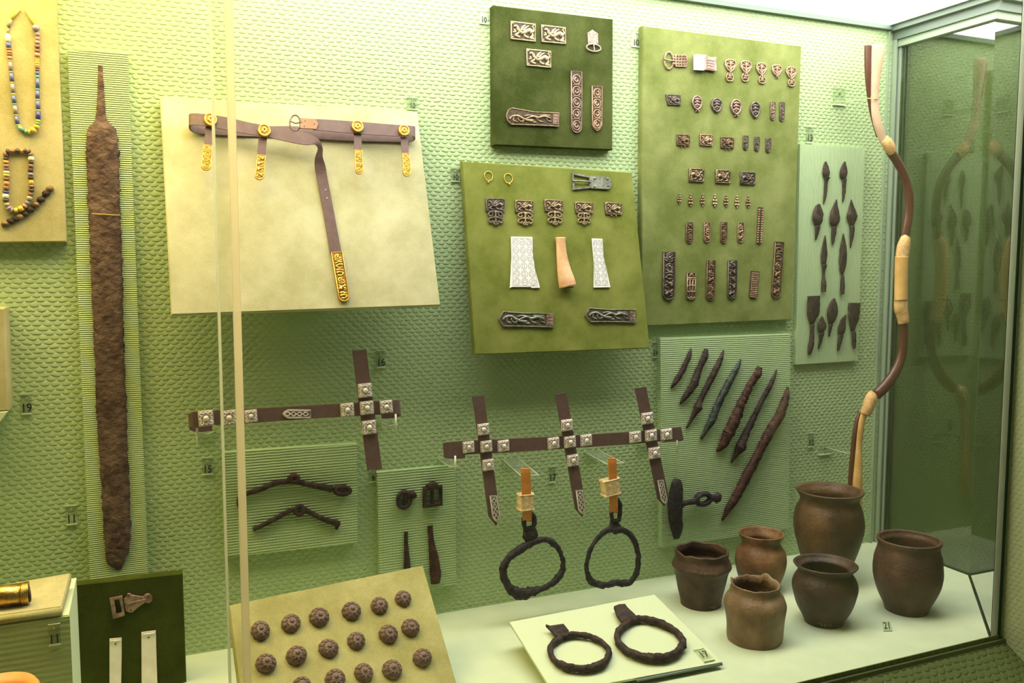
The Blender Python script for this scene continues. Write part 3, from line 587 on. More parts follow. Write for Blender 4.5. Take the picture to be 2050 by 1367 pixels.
def numbers(pl, C, cx, cy, w, h, text, label, cat='number label', ht=0.001, tsize=0.45, low=True):
    """clear acrylic plate with a black number near its lower edge"""
    f = cquad(pl, C, cx, cy, w, h, 0, ht); c = f(.5, .5)
    t = Thing('number_plate', label, cat, pl, (*c, ht))
    t.part('acrylic_plate', MB().prism(fpoly(f, RECT), ht, ht+0.002), M['acrylic'])
    t.part('bright_edge', MB().prism(fpoly(f, [(0, -.03), (1, -.03), (1, .03), (0, .03)]), ht, ht+0.0024), M['acr_edge'])
    t.part('bright_edge', MB().prism(fpoly(f, [(0, .98), (1, .98), (1, 1.0), (0, 1.0)]), ht, ht+0.0022), M['acr_edge'])
    cu = bpy.data.curves.new('digits', 'FONT'); cu.body = text; cu.align_x = 'CENTER'; cu.align_y = 'CENTER'; cu.size = f.h*tsize*1.35; cu.extrude = 0.0001; cu.offset = 0.00025
    tmp = bpy.data.objects.new('digits', cu); me = bpy.data.meshes.new_from_object(tmp); bpy.data.objects.remove(tmp)
    o = bpy.data.objects.new('digits', me); COL.objects.link(o); me.materials.append(M['ink']); o.parent = t.e
    p = f(.5, .28 if low else .5); ux = (f(1, .5)-f(0, .5)); o.location = (p.x-c.x, p.y-c.y, 0.0024); o.rotation_euler = (0, 0, math.atan2(ux.y, ux.x)); o.scale = (0.8, 1, 1)
    if not low: return
    s_ = MB(); p = f(.5, .8); s_.ball((p.x, p.y, ht+0.002), 0.0008, seg=6, rings=3); t.part('pin', s_, M['acr_white'])

# ------------------------------------------------------------------ top left: bead strings
def rows(pl, C, L, h=0.0):
    s = C(1, 0)[0]-C(0, 0)[0]; out = []
    for x, y, hw in L:
        px, py = C(x, y); u = pl.loc(px, py, h); a, b = pl.scl(px, py, h); out.append((u.x, u.y, hw*s*(a+b)/2))
    return out
C1 = crop(0, 0, 2.79)
BC = {}
for n_, c_ in dict(blue=(.10, .12, .30), dblue=(.05, .06, .22), lilac=(.27, .22, .27), yellow=(.62, .55, .10), ochre=(.65, .42, .05), green=(.12, .38, .16), grey=(.30, .27, .18),
                   white=(.72, .70, .58), brown=(.20, .10, .06), dark=(.06, .035, .025), orange=(.55, .24, .06), pink=(.40, .22, .16), teal=(.14, .30, .26)).items():
    BC[n_] = mat('glass_bead_'+n_, c_, rough=0.3)
def bead_string(name, label, path, beads, thread, pl=P_TL, cat='necklace'):
    pts = cr([(*pl.loc(*C1(*p)), 0.0) for p in path], 6)
    P = [Vector(p) for p in pts]; L = [0]
    for a, b in zip(P, P[1:]): L.append(L[-1]+(b-a).length)
    def at(d):
        for i in range(len(L)-1):
            if L[i+1] >= d: k = (d-L[i])/max(1e-9, L[i+1]-L[i]); return P[i].lerp(P[i+1], k)
        return P[-1]
    t = Thing(name, label, cat, pl, (*P[0][:2], 0))
    t.part('thread', MB().tube([(p.x, p.y, 0.0022) for p in P], 0.0007, 5), M['wire'])
    tot = sum(b[1] for b in beads); d = 0
    for col, ln, rad, shape in beads:
        l = ln/tot*L[-1]; a, b = at(d+l*.04), at(d+l*.96); d += l; r = rad*0.001
        mb = MB(); z = r+0.0002; A_, B_ = (a.x, a.y, z), (b.x, b.y, z)
        if shape == 'tube': mb.tube([A_, B_], r, 8)
        elif shape == 'disc':
            mb.tube([A_, Vector(A_).lerp(Vector(B_), .25), Vector(A_).lerp(Vector(B_), .75), B_], [r*.7, r, r, r*.7], 9)
        else:
            mb.tube([Vector(A_).lerp(Vector(B_), x) for x in (0, .12, .3, .5, .7, .88, 1)], [r*.45, r*.75, r*.96, r, r*.96, r*.75, r*.45], 9)
        t.part('bead', mb, BC[col])
L_ = [('yellow', 28, 2.4, 'tube'), ('grey', 16, 2.6, 'tube'), ('grey', 12, 1.6, 'tube'), ('white', 17, 4, 'ball'), ('blue', 10, 3.8, 'disc'), ('brown', 5, 3.4, 'disc'), ('orange', 5, 3.6, 'disc'), ('brown', 5, 3.6, 'disc'), ('pink', 7, 3.6, 'disc'), ('yellow', 3, 3, 'disc'),
      ('lilac', 18, 2.8, 'tube'), ('yellow', 3, 2.8, 'disc'), ('blue', 17, 2.8, 'tube'), ('yellow', 3, 2.6, 'disc'), ('lilac', 18, 2.8, 'tube'), ('yellow', 4, 2.8, 'disc'), ('blue', 15, 3, 'tube'), ('green', 4, 2.8, 'disc'), ('lilac', 17, 3, 'tube'), ('yellow', 3, 2.8, 'disc'), ('blue', 16, 3, 'tube'), ('yellow', 3, 2.8, 'disc'), ('teal', 14, 3.2, 'tube'), ('green', 7, 3.2, 'ball'), ('yellow', 6, 3.6, 'ball'), ('ochre', 10, 5, 'ball'), ('ochre', 8, 4.6, 'ball')]
R_ = [('green', 6, 3.4, 'ball'), ('yellow', 5, 3.2, 'disc'), ('dblue', 16, 3.4, 'tube'), ('yellow', 3, 3, 'disc'), ('blue', 17, 3, 'tube'), ('yellow', 3, 3, 'disc'), ('blue', 16, 3, 'tube'), ('green', 4, 3, 'disc'), ('blue', 20, 2.8, 'tube'), ('green', 5, 3, 'disc'), ('blue', 8, 3, 'ball'), ('brown', 4, 3, 'disc'), ('brown', 5, 3, 'disc'), ('yellow', 4, 2.8, 'disc'), ('ochre', 5, 2.8, 'disc'), ('yellow', 4, 2.8, 'disc'), ('ochre', 4, 2.8, 'disc'), ('pink', 8, 4.2, 'disc'), ('brown', 8, 3.6, 'ball'), ('brown', 8, 4, 'ball'), ('lilac', 8, 3.6, 'ball'), ('pink', 7, 3, 'disc'), ('lilac', 9, 3.4, 'ball'), ('lilac', 13, 5.4, 'ball'), ('yellow', 32, 2.3, 'tube')]
bead_string('bead_necklace', 'long looped necklace of blue and yellow glass beads', [(112, 46), (62, 112), (46, 165), (46, 225), (54, 290), (58, 350), (66, 430), (76, 530), (88, 620), (98, 690), (122, 730), (150, 738), (192, 732), (212, 690), (214, 620), (210, 540), (212, 470), (209, 400), (210, 330), (210, 250), (210, 185), (190, 135), (146, 52)], L_+R_, None)
bc = ['dark', 'brown', 'dark', 'orange', 'dark', 'dark', 'brown', 'white', 'dark', 'brown', 'dark', 'lilac', 'dark', 'ochre', 'brown', 'dark', 'brown', 'grey', 'lilac', 'pink', 'ochre', 'yellow', 'lilac', 'lilac', 'grey', 'dark', 'white', 'dblue', 'brown', 'orange', 'brown', 'ochre', 'white', 'brown', 'pink', 'orange', 'dark', 'brown']
bead_string('bead_bracelet', 'squarish loop of brown and orange beads below the blue necklace', [(34, 850), (90, 846), (160, 848), (176, 890), (172, 960), (175, 1010), (178, 1060), (158, 1130), (110, 1172), (60, 1172), (34, 1120), (38, 1040), (38, 960), (34, 890), (34, 852)],
            [(c, random.choice((8, 10, 12)), random.uniform(3.4, 4.6), random.choice(('disc', 'ball'))) for c in bc], None, cat='bracelet')
t = Thing('toothed_strip', 'dark slanting metal strip set with oval scales below the bead loop', 'ornament', P_TL, (*P_TL.loc(*C1(150, 1180)), 0))
pth = cr([(*P_TL.loc(*C1(x, y)), .002) for x, y in ((280, 1055), (215, 1130), (140, 1195), (75, 1228), (12, 1262))], 5)
t.part('strip', MB().tube(pth, 0.0028, 6, sq=.5), M['iron'])
for i in range(0, len(pth)-1, 2):
    a = Vector(pth[i]); t.part('scale', MB().ball((a.x, a.y, .003), .0062, .0048, .003, 9, 5), M['iron'] if i % 3 else M['bronze_k'])

# ------------------------------------------------------------------ sword
SWR = [(201, 131, 4.5), (201, 150, 4.5), (202, 175, 6), (202, 205, 7.5), (202, 228, 9), (203, 242, 13), (204, 255, 23), (205, 266, 27), (205, 290, 30), (207, 330, 30.5), (208, 380, 30.5), (210, 440, 30), (212, 500, 30), (214, 560, 29.5), (217, 640, 28.5), (220, 720, 28), (223, 800, 28), (226, 880, 27), (230, 950, 26), (233, 1020, 25.5), (235, 1070, 25), (235, 1100, 22), (232, 1114, 19), (235, 1126, 14), (239, 1140, 4)]
t = Thing('sword', 'long rusted iron sword blade with a narrow tang', 'sword', P_SW, (*P_SW.loc(238, 1139), 0))
t.part('blade', MB().loft(rows(P_SW, FULL, SWR), 0.0005, kt=0.2, tmax=0.005, n=28, rough=0.14, seed=3, sub=14), M['sword'])
wv = [(*P_SW.loc(x, y), z) for x, y, z in ((181, 428, .001), (182, 428, .006), (195, 429, .0108), (212, 430, .0116), (228, 431, .0108), (241, 431, .006), (242, 431, .001))]
t.part('wire_tie', MB().tube(wv, 0.0006, 5), M['wire'])

# ------------------------------------------------------------------ number plates
for pl, x, y, w, h, tx, lb in (
    (WALL, 53, 808, 21, 40, '19', 'clear plate reading 19 at the left edge of the wall'), (WALL, 143, 1030, 23, 38, '11', 'clear plate reading 11 on the wall left of the sword tip'),
    (WALL, 825, 207, 22, 24, '10', 'clear plate reading 10 above the right corner of the belt board'), (WALL, 968, 35, 18, 26, '10', 'clear plate reading 10 beside the dark green board'),
    (WALL, 1272, 80, 17, 28, '10', 'clear plate reading 10 left of the large moss green board'), (WALL, 911, 350, 18, 26, '10', 'clear plate reading 10 left of the leaning olive board'),
    (WALL, 762, 718, 18, 34, '16', 'clear plate reading 16 beside the upper crossing strap'), (WALL, 415, 932, 21, 34, '15', 'clear plate reading 15 beside the horse bit panel'),
    (WALL, 746, 952, 16, 24, '9', 'clear plate reading 9 beside the small buckle panel'), (WALL, 1105, 949, 13, 32, '17', 'clear plate reading 17 between the hanging stirrups'),
    (WALL, 1312, 700, 12, 30, '14', 'clear plate reading 14 beside the slanting iron rods'), (WALL, 1620, 270, 14, 32, '13', 'small clear plate with a blurred number above the arrowhead panel'),
    (WALL, 1623, 880, 11, 28, '12', 'small clear plate reading 12 left of the lower bow bracket')):
    numbers(pl, FULL, x, y, w, h, tx, lb)

# ------------------------------------------------------------------ gilt belt
C2 = crop(300, 170, 2.848)
def ribb(pl, C, L, th=0.002, sub=4):
    """L: (top x, top y, bottom x, bottom y, height) -> ribbon in plane coordinates"""
    L = cr(L, sub); A_, B_ = [], []
    for ax, ay, bx, by, h in L:
        A_.append((*pl.loc(*C(ax, ay), h), h)); B_.append((*pl.loc(*C(bx, by), h), h))
    return MB().ribbon(A_, B_, th)
bt = Thing('belt', 'brown leather belt with gilt roundels and hanging gilt-tipped straps', 'belt', P_BELT, (*P_BELT.loc(*C2(900, 280)), 0.001))
bt.part('strap', ribb(P_BELT, C2, [(300, 232, 300, 280, .002), (262, 225, 262, 275, .004), (232, 205, 232, 258, .010), (226, 172, 226, 232, .018), (245, 163, 245, 228, .024), (300, 166, 300, 232, .027), (380, 176, 380, 246, .027), (460, 190, 460, 262, .026), (560, 214, 560, 280, .026), (660, 232, 660, 295, .026), (760, 248, 760, 318, .027), (850, 266, 846, 336, .028), (905, 280, 895, 342, .029), (945, 298, 922, 340, .029), (972, 325, 945, 342, .027), (985, 365, 958, 366, .022), (985, 410, 942, 415, .016), (1000, 460, 941, 470, .009), (1012, 530, 955, 545, .004), (1048, 720, 990, 735, .002), (1092, 955, 1028, 962, .002)]), M['leather'])
bt.part('rear_strap', ribb(P_BELT, C2, [(300, 232, 300, 280, .002), (500, 240, 500, 292, .002), (800, 236, 800, 300, .002), (1100, 252, 1100, 318, .002), (1400, 262, 1400, 326, .002), (1480, 262, 1480, 326, .004), (1506, 250, 1506, 315, .010), (1509, 238, 1509, 300, .018), (1490, 234, 1490, 290, .024), (1400, 228, 1400, 292, .026), (1200, 212, 1200, 280, .026), (1000, 198, 1000, 262, .026), (930, 196, 930, 256, .026)]), M['leather'])
bk = MB(); bk.tube([(*P_BELT.loc(*C2(828+30*math.cos(a), 217+45*math.sin(a)), .028), .028) for a in [i*math.pi/9 for i in range(18)]], .0014, 6, closed=True)
bo = bt.part('buckle_ring', bk, M['bronze_d'], 'thin oval buckle ring')
bt.part('buckle_tongue', MB().tube([(*P_BELT.loc(*C2(x, y), .028), .0295) for x, y in ((800, 208), (830, 222), (868, 212))], .0012, 6), M['bronze_d'], parent=bo)
bp_ = bt.part('buckle_leather', MB().prism([P_BELT.loc(*C2(x, y), .028) for x, y in ((858, 190), (940, 196), (960, 222), (948, 254), (856, 248))], .0272, .0300, .0004), M['brownlea'], 'tan leather tab')
rv = MB()
for x, y in ((885, 205), (880, 235), (938, 222)): p = P_BELT.loc(*C2(x, y), .03); rv.ball((p.x, p.y, .030), .0011, seg=6, rings=3)
bt.part('rivet', rv, M['bronze_d'], parent=bp_)
for x, y in ((975, 473), (983, 514), (991, 557), (999, 603), (1007, 650)):
    p = P_BELT.loc(*C2(x, y)); bt.part('belt_hole', MB().tube([(p.x, p.y, .003), (p.x, p.y, .0052-.001)], .0011, 8), M['chalk'])
HANG = [((346, 200, 38), [(318, 236), (360, 236), (356, 344), (310, 340)], [(304, 338), (356, 344), (346, 490), (290, 484)], 'spiral'),
        ((652, 262, 37), [(620, 298), (668, 300), (660, 402), (613, 396)], [(612, 396), (660, 402), (650, 544), (596, 538)], 'beast'),
        ((1183, 239, 34), [(1162, 274), (1206, 276), (1209, 374), (1166, 370)], [(1166, 369), (1210, 372), (1217, 510), (1171, 508)], 'beast'),
        ((1448, 262, 32), [(1429, 296), (1472, 298), (1476, 392), (1437, 388)], [(1437, 388), (1479, 391), (1490, 522), (1444, 522)], 'spiral')]
for (cx, cy, r), q1, q2, st in HANG:
    H = .0285
    bt.part('hanging_strap', MB().prism([P_BELT.loc(*C2(*p), .024) for p in q1], .0225, .0242), M['leather'])
    strap_end(P_BELT, quad(P_BELT, C2, q2, .024), None, M['gold'], (st, 4), None, z=.0222, th=.0030, k=.16, name='gilt_strap_end', parent=bt, recess=M['gold_d'])
    f = cquad(P_BELT, C2, cx, cy, 2*r, 2*r, 0, H); c = f(.5, .5); R = f.w/2
    d = MB().prism(fpoly(f, circ(.5, .5, .5, .5, 24)), H-.001, H+.0026, .0006)
    o = bt.part('roundel', d, M['gold_d'])
    e = MB(); stroke(e, f, circ(.5, .5, .42, .42, 20), R*.14, H+.0028, 1, closed=True); bt.part('roundel_rim', e, M['gold'], parent=o)
    e = MB(); stroke(e, f, [(.34, .36), (.40, .60), (.56, .66), (.66, .50), (.54, .40), (.44, .30)], R*.17, H+.0028); stroke(e, f, [(.50, .62), (.60, .74)], R*.1, H+.0028); stroke(e, f, [(.3, .5), (.45, .48)], R*.09, H+.0028)
    bt.part('roundel_figure', e, M['gold'], parent=o)
strap_end(P_BELT, quad(P_BELT, C2, [(1029, 958), (1096, 952), (1139, 1236), (1077, 1242)]), None, M['gold'], ('beast', 6), None, z=.001, th=.004, k=.1, name='gilt_tongue_end', parent=bt, recess=M['gold_d'])

# ------------------------------------------------------------------ dark green board
CA = crop(960, 0, 4.41)
G = 'openwork animal plaques on the dark green board'
for q, lb in (([(268, 186), (492, 213), (494, 374), (267, 349)], 'upper left openwork animal plaque on the dark green board'), ([(536, 219), (757, 244), (762, 395), (539, 375)], 'upper right openwork animal plaque on the dark green board'), ([(405, 430), (629, 452), (631, 604), (408, 583)], 'lower single openwork animal plaque on the dark green board')):
    plaque(P_10A, quad(P_10A, CA, q), lb, M['bronze_y'], G)
def outline(pl, C, pts, h=0.0): return [pl.loc(*C(*p), h) for p in pts]
t = Thing('small_buckle', 'pale small buckle with pointed plate hanging an oval ring', 'buckle', P_10A, (*P_10A.loc(*CA(1000, 370)), .001))
t.part('buckle_plate', MB().prism(outline(P_10A, CA, [(948, 292), (992, 264), (1040, 300), (1042, 388), (954, 388)]), .001, .003, .0004), M['pewter'])
f = cquad(P_10A, CA, 1002, 425, 126, 64); e = MB(); stroke(e, f, circ(.5, .5, .5, .5, 20), .0016, .0026, 1, closed=True); t.part('buckle_ring', e, M['pewter'])
e = MB(); stroke(e, f, [(.48, 1.15), (.5, .5), (.56, -.12)], .0013, .004, 2); t.part('buckle_tongue', e, M['pewter'])
e = MB()
for x, y in ((965, 300), (1025, 305), (965, 372), (1028, 374), (995, 335)): p = P_10A.loc(*CA(x, y)); e.ball((p.x, p.y, .003), .0011, seg=6, rings=3)
t.part('rivet', e, M['bronze_p'])
strap_end(P_10A, quad(P_10A, CA, [(799, 624), (900, 632), (900, 1180), (804, 1176)]), 'long coppery strap end with five scrolls on the dark green board', M['bronze_p'], ('spiral', 5), 'strap ends on the dark green board', k=.1)
strap_end(P_10A, quad(P_10A, CA, [(984, 756), (1080, 762), (1078, 1165), (987, 1162)]), 'shorter tan strap end with pointed foot on the dark green board', M['bronze_t'], ('spiral', 4), 'strap ends on the dark green board', point=True, k=.14)
def long_end(pl, C, pts, blk, label, mt, group, h0=.001):
    """horizontal strap end: pointed left, block at right. pts outline; blk = x where the end block starts (crop px), y0, y1"""
    o = outline(pl, C, pts); c = sum((Vector(p) for p in o), Vector((0, 0)))/len(o)
    t = Thing('long_strap_end', label, 'strap end', pl, (*c, h0), group); th = .0022
    t.part('back_plate', MB().prism(o, h0, h0+th, .0003), M['recess'])
    p = inset(ccw(o), .0011); t.part('rim', MB().tube([(x, y, h0+th) for x, y in p], .0011, 6, closed=True), mt)
    x0 = min(q[0] for q in pts); y0, y1 = blk[1], blk[2]
    f = quad(pl, C, [(x0+22, y0), (blk[0], y0+4), (blk[0], y1), (x0+22, y1)]); r = f.h*.075; e = MB(); z = h0+th+r*.5
    stroke(e, f, [(.02, .45), (.08, .72), (.2, .78), (.3, .55), (.42, .35), (.55, .3)], r*1.8, z, taper=(.8, 1.1))
    stroke(e, f, [(.3, .25), (.42, .55), (.55, .75), (.66, .6), (.8, .75), (.95, .55)], r*1.6, z, taper=(.8, 1.2))
    for L in ([(.12, .7), (.1, .35), (.2, .18)], [(.2, .6), (.24, .3), (.33, .18)], [(.45, .45), (.5, .2), (.62, .16)], [(.62, .6), (.68, .3), (.78, .18)], [(.85, .65), (.88, .35), (.97, .2)], [(.35, .75), (.45, .85), (.55, .8)], [(.7, .82), (.82, .88), (.95, .82)]): stroke(e, f, L, r*1.0, z)
    t.part('animal_relief', e, mt)
    xr = max(q[0] for q in pts); fb = quad(pl, C, [(blk[0]+4, y0+2), (xr-4, y0+6), (xr-4, y1+4), (blk[0]+4, y1+2)])
    b = t.part('end_block', MB().prism(fpoly(fb, RECT), h0, h0+th+.001, .0004), M['bronze_p'])
    e = MB()
    for s in (.3, .7):
        for q in (.2, .5, .8): p = fb(s, q); e.ball((p.x, p.y, h0+th+.001), fb.h*.07, seg=6, rings=3)
    t.part('pellet', e, mt, parent=b)
long_end(P_10A, CA, [(228, 1015), (250, 968), (282, 954), (480, 990), (697, 998), (695, 1120), (490, 1110), (268, 1102), (236, 1062)], (638, 1005, 1096), 'long horizontal bronze strap end on the dark green board', M['bronze'], None)

# ------------------------------------------------------------------ leaning olive board
CB = crop(900, 300, 3.2537)
for cx, cy, bx, by, lb in ((252, 172, 250, 213, 'thin gold ring earring nearest the left edge of the olive board'), (381, 187, 388, 225, 'second thin gold ring earring from the left on the olive board')):
    f = cquad(P_10B, CB, cx, cy, 54, 62); c = f(.5, .5); t = Thing('gold_earring', lb, 'earring', P_10B, (*c, .001), 'gold earrings')
    e = MB(); stroke(e, f, circ(.5, .5, .5, .5, 24), .0008, .0016, 1, closed=True); t.part('ring', e, M['gold'])
    p = P_10B.loc(*CB(bx, by)); t.part('bead', MB().ball((p.x, p.y, .0022), .0019, seg=8, rings=5), M['gold'])
t = Thing('belt_buckle', 'grey rectangular frame buckle with riveted plate on the olive board', 'buckle', P_10B, (*P_10B.loc(*CB(920, 210)), .001))
fo = outline(P_10B, CB, [(792, 150), (912, 174), (915, 250), (798, 262)]); fi = outline(P_10B, CB, [(803, 164), (904, 184), (906, 240), (808, 250)])
t.part('buckle_frame', MB().ring(ccw(fo), ccw(fi), .001, .004), M['bronze_gr'])
t.part('buckle_plate', MB().prism(outline(P_10B, CB, [(905, 170), (1030, 178), (1048, 198), (1045, 250), (1026, 260), (908, 252)]), .001, .0042, .0006), M['bronze_gr'])
e = MB().tube([(*P_10B.loc(*CB(x, y)), z) for x, y, z in ((797, 205, .005), (850, 208, .0055), (912, 212, .0045))], .0018, 6); t.part('buckle_tongue', e, M['bronze_gr'])
for x, y in ((938, 188), (938, 240), (1022, 192), (1026, 236)):
    p = P_10B.loc(*CB(x, y)); t.part('rivet', MB().ball((p.x, p.y, .0042), .0026, rz=.002, seg=8, rings=4), M['bronze_gr'])
MM = [([(233, 314), (358, 320), (356, 408), (233, 402)], (297, 448, 96, 92), 'first from the left of the square mounts on the olive board, with scroll pendant'),
      ([(425, 327), (544, 333), (542, 414), (423, 409)], (490, 454, 96, 86), 'second from the left of the square mounts on the olive board, with scroll pendant'),
      ([(612, 323), (734, 330), (738, 406), (617, 402)], (683, 450, 92, 88), 'middle one of the five square mounts on the olive board'),
      ([(811, 339), (931, 345), (932, 416), (817, 414)], (873, 453, 82, 78), 'fourth from the left of the square mounts on the olive board'),
      ([(1008, 341), (1119, 348), (1119, 425), (1012, 422)], None, 'rightmost square mount on the olive board, missing its pendant')]
for q, pd, lb in MM:
    plaque(P_10B, quad(P_10B, CB, q), lb, M['bronze_d' if pd and pd[0] < 300 else 'bronze'], 'square animal mounts on the olive board', 'pendant_mount', nubs=1, pend=cquad(P_10B, CB, *pd) if pd else None, cat='mount')
def etched(pl, C, pts, label, q, nx, ny, name='engraved_plate'):
    o = outline(pl, C, pts); c = sum((Vector(p) for p in o), Vector((0, 0)))/len(o); t = Thing(name, label, 'plate', pl, (*c, .001))
    t.part('plate', MB().prism(o, .001, .0030), M['white'])
    f = quad(pl, C, q); e = MB(); r = .00036; z = .0030
    stroke(e, f, RECT, r, z, 1, closed=True, n=4)
    for i in range(nx):
        for j in range(ny):
            x, y = (i+.5)/nx, (j+.5)/ny; a = random.random()*6
            stroke(e, f, circ(x, y, .42/nx, .44/ny, 10), r, z, 1, closed=True, n=4)
            stroke(e, f, circ(x, y, .25/nx, .26/ny, 7, a, a+4.2, True), r, z, 1, n=4)
            stroke(e, f, [(x+.2/nx*math.cos(a), y+.2/ny*math.sin(a)), (x-.3/nx*math.cos(a+1), y-.3/ny*math.sin(a+1))], r, z, 1, n=4)
    t.part('engraved_lines', e, M['inkg'])
etched(P_10B, CB, [(397, 566), (535, 568), (540, 700), (558, 800), (585, 898), (530, 900), (525, 893), (405, 893), (390, 900), (400, 700)], 'broad white plate engraved with rows of circles', [(408, 578), (526, 580), (568, 888), (408, 884)], 3, 6)
etched(P_10B, CB, [(923, 578), (990, 580), (1000, 700), (1022, 800), (1043, 895), (935, 897), (938, 760)], 'narrow white flaring plate engraved with scrolls', [(932, 590), (984, 590), (1028, 884), (944, 884)], 2, 7)
o = rows(P_10B, CB, [(713, 574, 34), (716, 620, 32), (722, 700, 37), (732, 780, 46), (744, 840, 54), (756, 896, 60)])
t = Thing('bone_tube', 'orange hollow bone piece widening downward between the white plates', 'bone tube', P_10B, (o[-1][0], o[-1][1], 0.001))
t.part('bone_body', MB().loft(o, .001, kt=.5, tmax=.0085, n=16, sub=4), M['bone_o'])
p = P_10B.loc(*CB(756, 898)); t.part('hollow_end', MB().ball((p.x, p.y, .008), o[-1][2]*.8, .0012, .005, 12, 6), M['recess'])
long_end(P_10B, CB, [(315, 1100), (345, 1053), (470, 1062), (672, 1067), (675, 1157), (500, 1151), (345, 1150)], (624, 1068, 1142), 'long horizontal strap end at the lower left of the olive board', M['bronze_gr'], 'long strap ends on the olive board')
long_end(P_10B, CB, [(877, 1078), (905, 1030), (1050, 1041), (1208, 1041), (1208, 1126), (1050, 1121), (912, 1122)], (1165, 1046, 1114), 'long horizontal strap end at the lower right of the olive board', M['bronze_gr'], 'long strap ends on the olive board')

# ------------------------------------------------------------------ large moss green board
CC = crop(1270, 40, 4.271); CD = crop(1270, 330, 4.142); PC = P_10C
t = Thing('ring_buckle', 'tan bronze buckle with oval ring at the top left of the moss board', 'buckle', PC, (*PC.loc(*CC(330, 350)), .001))
f = cquad(PC, CC, 289, 350, 76, 144); e = MB(); stroke(e, f, circ(.5, .5, .5, .5, 22), .0019, .0026, 1, closed=True); t.part('buckle_ring', e, M['bronze_t'])
e = MB(); stroke(e, f, [(-.1, .55), (.5, .5), (1.2, .52)], .0016, .0045, 2); t.part('buckle_tongue', e, M['bronze_t'])
t.part('buckle_plate', MB().prism(outline(PC, CC, [(318, 322), (345, 304), (425, 300), (452, 345), (430, 405), (350, 400), (316, 380)]), .001, .003, .0004), M['recess'])
f = quad(PC, CC, [(345, 304), (440, 304), (440, 402), (345, 400)]); e = MB()
for x in (.15, .4, .65, .9):
    for y in (.12, .37, .62, .87): stroke(e, f, circ(x, y, .13, .12, 8), .0010, .0032, 1, closed=True)
stroke(e, f, [(0, 0), (.9, 0), (1.1, .5), (.9, 1), (0, 1)], .0013, .003, 1, closed=True); stroke(e, f, [(-.3, .2), (0, .3)], .0018, .003, 1); stroke(e, f, [(-.3, .8), (0, .7)], .0018, .003, 1)
t.part('openwork', e, M['bronze_t'])
t = Thing('card_block', 'white square card with faint drawing in the top row of the moss board', 'card', PC, (*PC.loc(*CC(548, 365)), .001))
t.part('block', MB().prism(outline(PC, CC, [(500, 300), (595, 306), (592, 436), (502, 430)]), .001, .010, .0004), M['bone_p'])
t.part('white_face', MB().prism(outline(PC, CC, [(504, 298), (597, 303), (594, 432), (505, 426)], .010), .010, .0108), M['white'])
f = quad(PC, CC, [(510, 306), (590, 310), (588, 425), (512, 420)], .0108); e = MB()
for a in range(5): stroke(e, f, [(random.random(), random.random()) for _ in range(4)], .00016, .0108, 3, n=4)
t.part('drawing', e, M['inkg'])
t = Thing('bone_block', 'pinkish ridged bone block beside the white card', 'bone block', PC, (*PC.loc(*CC(640, 380)), .001))
t.part('block', MB().prism(outline(PC, CC, [(602, 312), (640, 325), (685, 322), (680, 360), (686, 400), (684, 444), (600, 432)]), .001, .008, .0008), M['bone_p'])
f = quad(PC, CC, [(606, 322), (682, 330), (682, 436), (604, 426)], .008); e = MB()
for q in (.15, .38, .6, .82): stroke(e, f, [(0, q), (.4, q+.04), (1, q-.02)], .0011, .008, 3)
t.part('ridge', e, M['bone_p'])
ORD = ['first', 'second', 'third', 'fourth', 'fifth', 'sixth', 'seventh']
def palmette(pl, C, cx, cy, w, h, foot, label, mt):
    f = cquad(pl, C, cx, cy, w, h); t = Thing('palmette_mount', label, 'mount', pl, (*f(.5, .5), .001), 'openwork palmette mounts')
    sh = [(.5, -.02), (.2, .25), (.0, .6), (.08, .88), (.3, 1), (.5, .97), (.7, 1), (.92, .88), (1, .6), (.8, .25)]
    t.part('back_plate', MB().prism(fpoly(f, [(.5+(s-.5)*.9, .5+(q-.5)*.9) for s, q in sh]), .0008, .0018), M['recess'])
    e = MB(); border(e, f, sh, f.w*.075, .0024)
    for sx in (-1, 1):
        X = lambda s: .5+sx*(s-.5)
        stroke(e, f, [(X(.5), .1), (X(.62), .35), (X(.85), .5), (X(.78), .72), (X(.62), .62)], f.w*.06, .0026)
        stroke(e, f, [(X(.5), .55), (X(.6), .8), (X(.78), .9)], f.w*.055, .0026)
    stroke(e, f, [(.5, 0), (.5, .5), (.5, .95)], f.w*.07, .0026); stroke(e, f, [(.1, .55), (.35, .45), (.5, .5), (.65, .45), (.9, .55)], f.w*.05, .0026)
    t.part('openwork', e, mt)
    if foot:
        g = cquad(pl, C, *foot); e = MB()
        stroke(e, g, [(.3, 1), (.05, .6), (.1, .15), (.5, 0), (.9, .15), (.95, .6), (.7, 1)], g.w*.09, .0022, 3)
        stroke(e, g, [(.2, .3), (.5, .5), (.8, .3)], g.w*.08, .0024); stroke(e, g, [(.25, .75), (.5, .6), (.75, .75)], g.w*.08, .0024); stroke(e, g, [(.5, 1.1), (.5, .2)], g.w*.08, .0024)
        t.part('pendant', e, mt)
    else:
        g = cquad(pl, C, cx+2, cy+h*.56, w*.3, 30); e = MB(); stroke(e, g, [(.2, 1), (.2, 0)], g.w*.16, .002, 1); stroke(e, g, [(.8, 1), (.8, 0)], g.w*.16, .002, 1); t.part('loops', e, mt)
for i, (a, b) in enumerate((((815, 395, 90, 106), (810, 490, 62, 70)), ((948, 407, 90, 106), (942, 493, 60, 68)), ((1080, 424, 84, 104), (1087, 512, 60, 66)), ((1212, 436, 82, 96), None), ((1335, 456, 84, 100), (1338, 537, 58, 62)))):
    palmette(PC, CC, *a, b, ORD[i]+' from the left of the tan palmette mounts in the top row'+(', missing its foot' if b is None else ''), M['bronze_t'])
f = quad(PC, CC, [(262, 636), (388, 640), (394, 732), (280, 728)])
t = plaque(PC, f, 'dark chipped rectangular mount at the left of the second row, moss board', M['bronze_d'], None, 'chipped_mount', cat='mount')
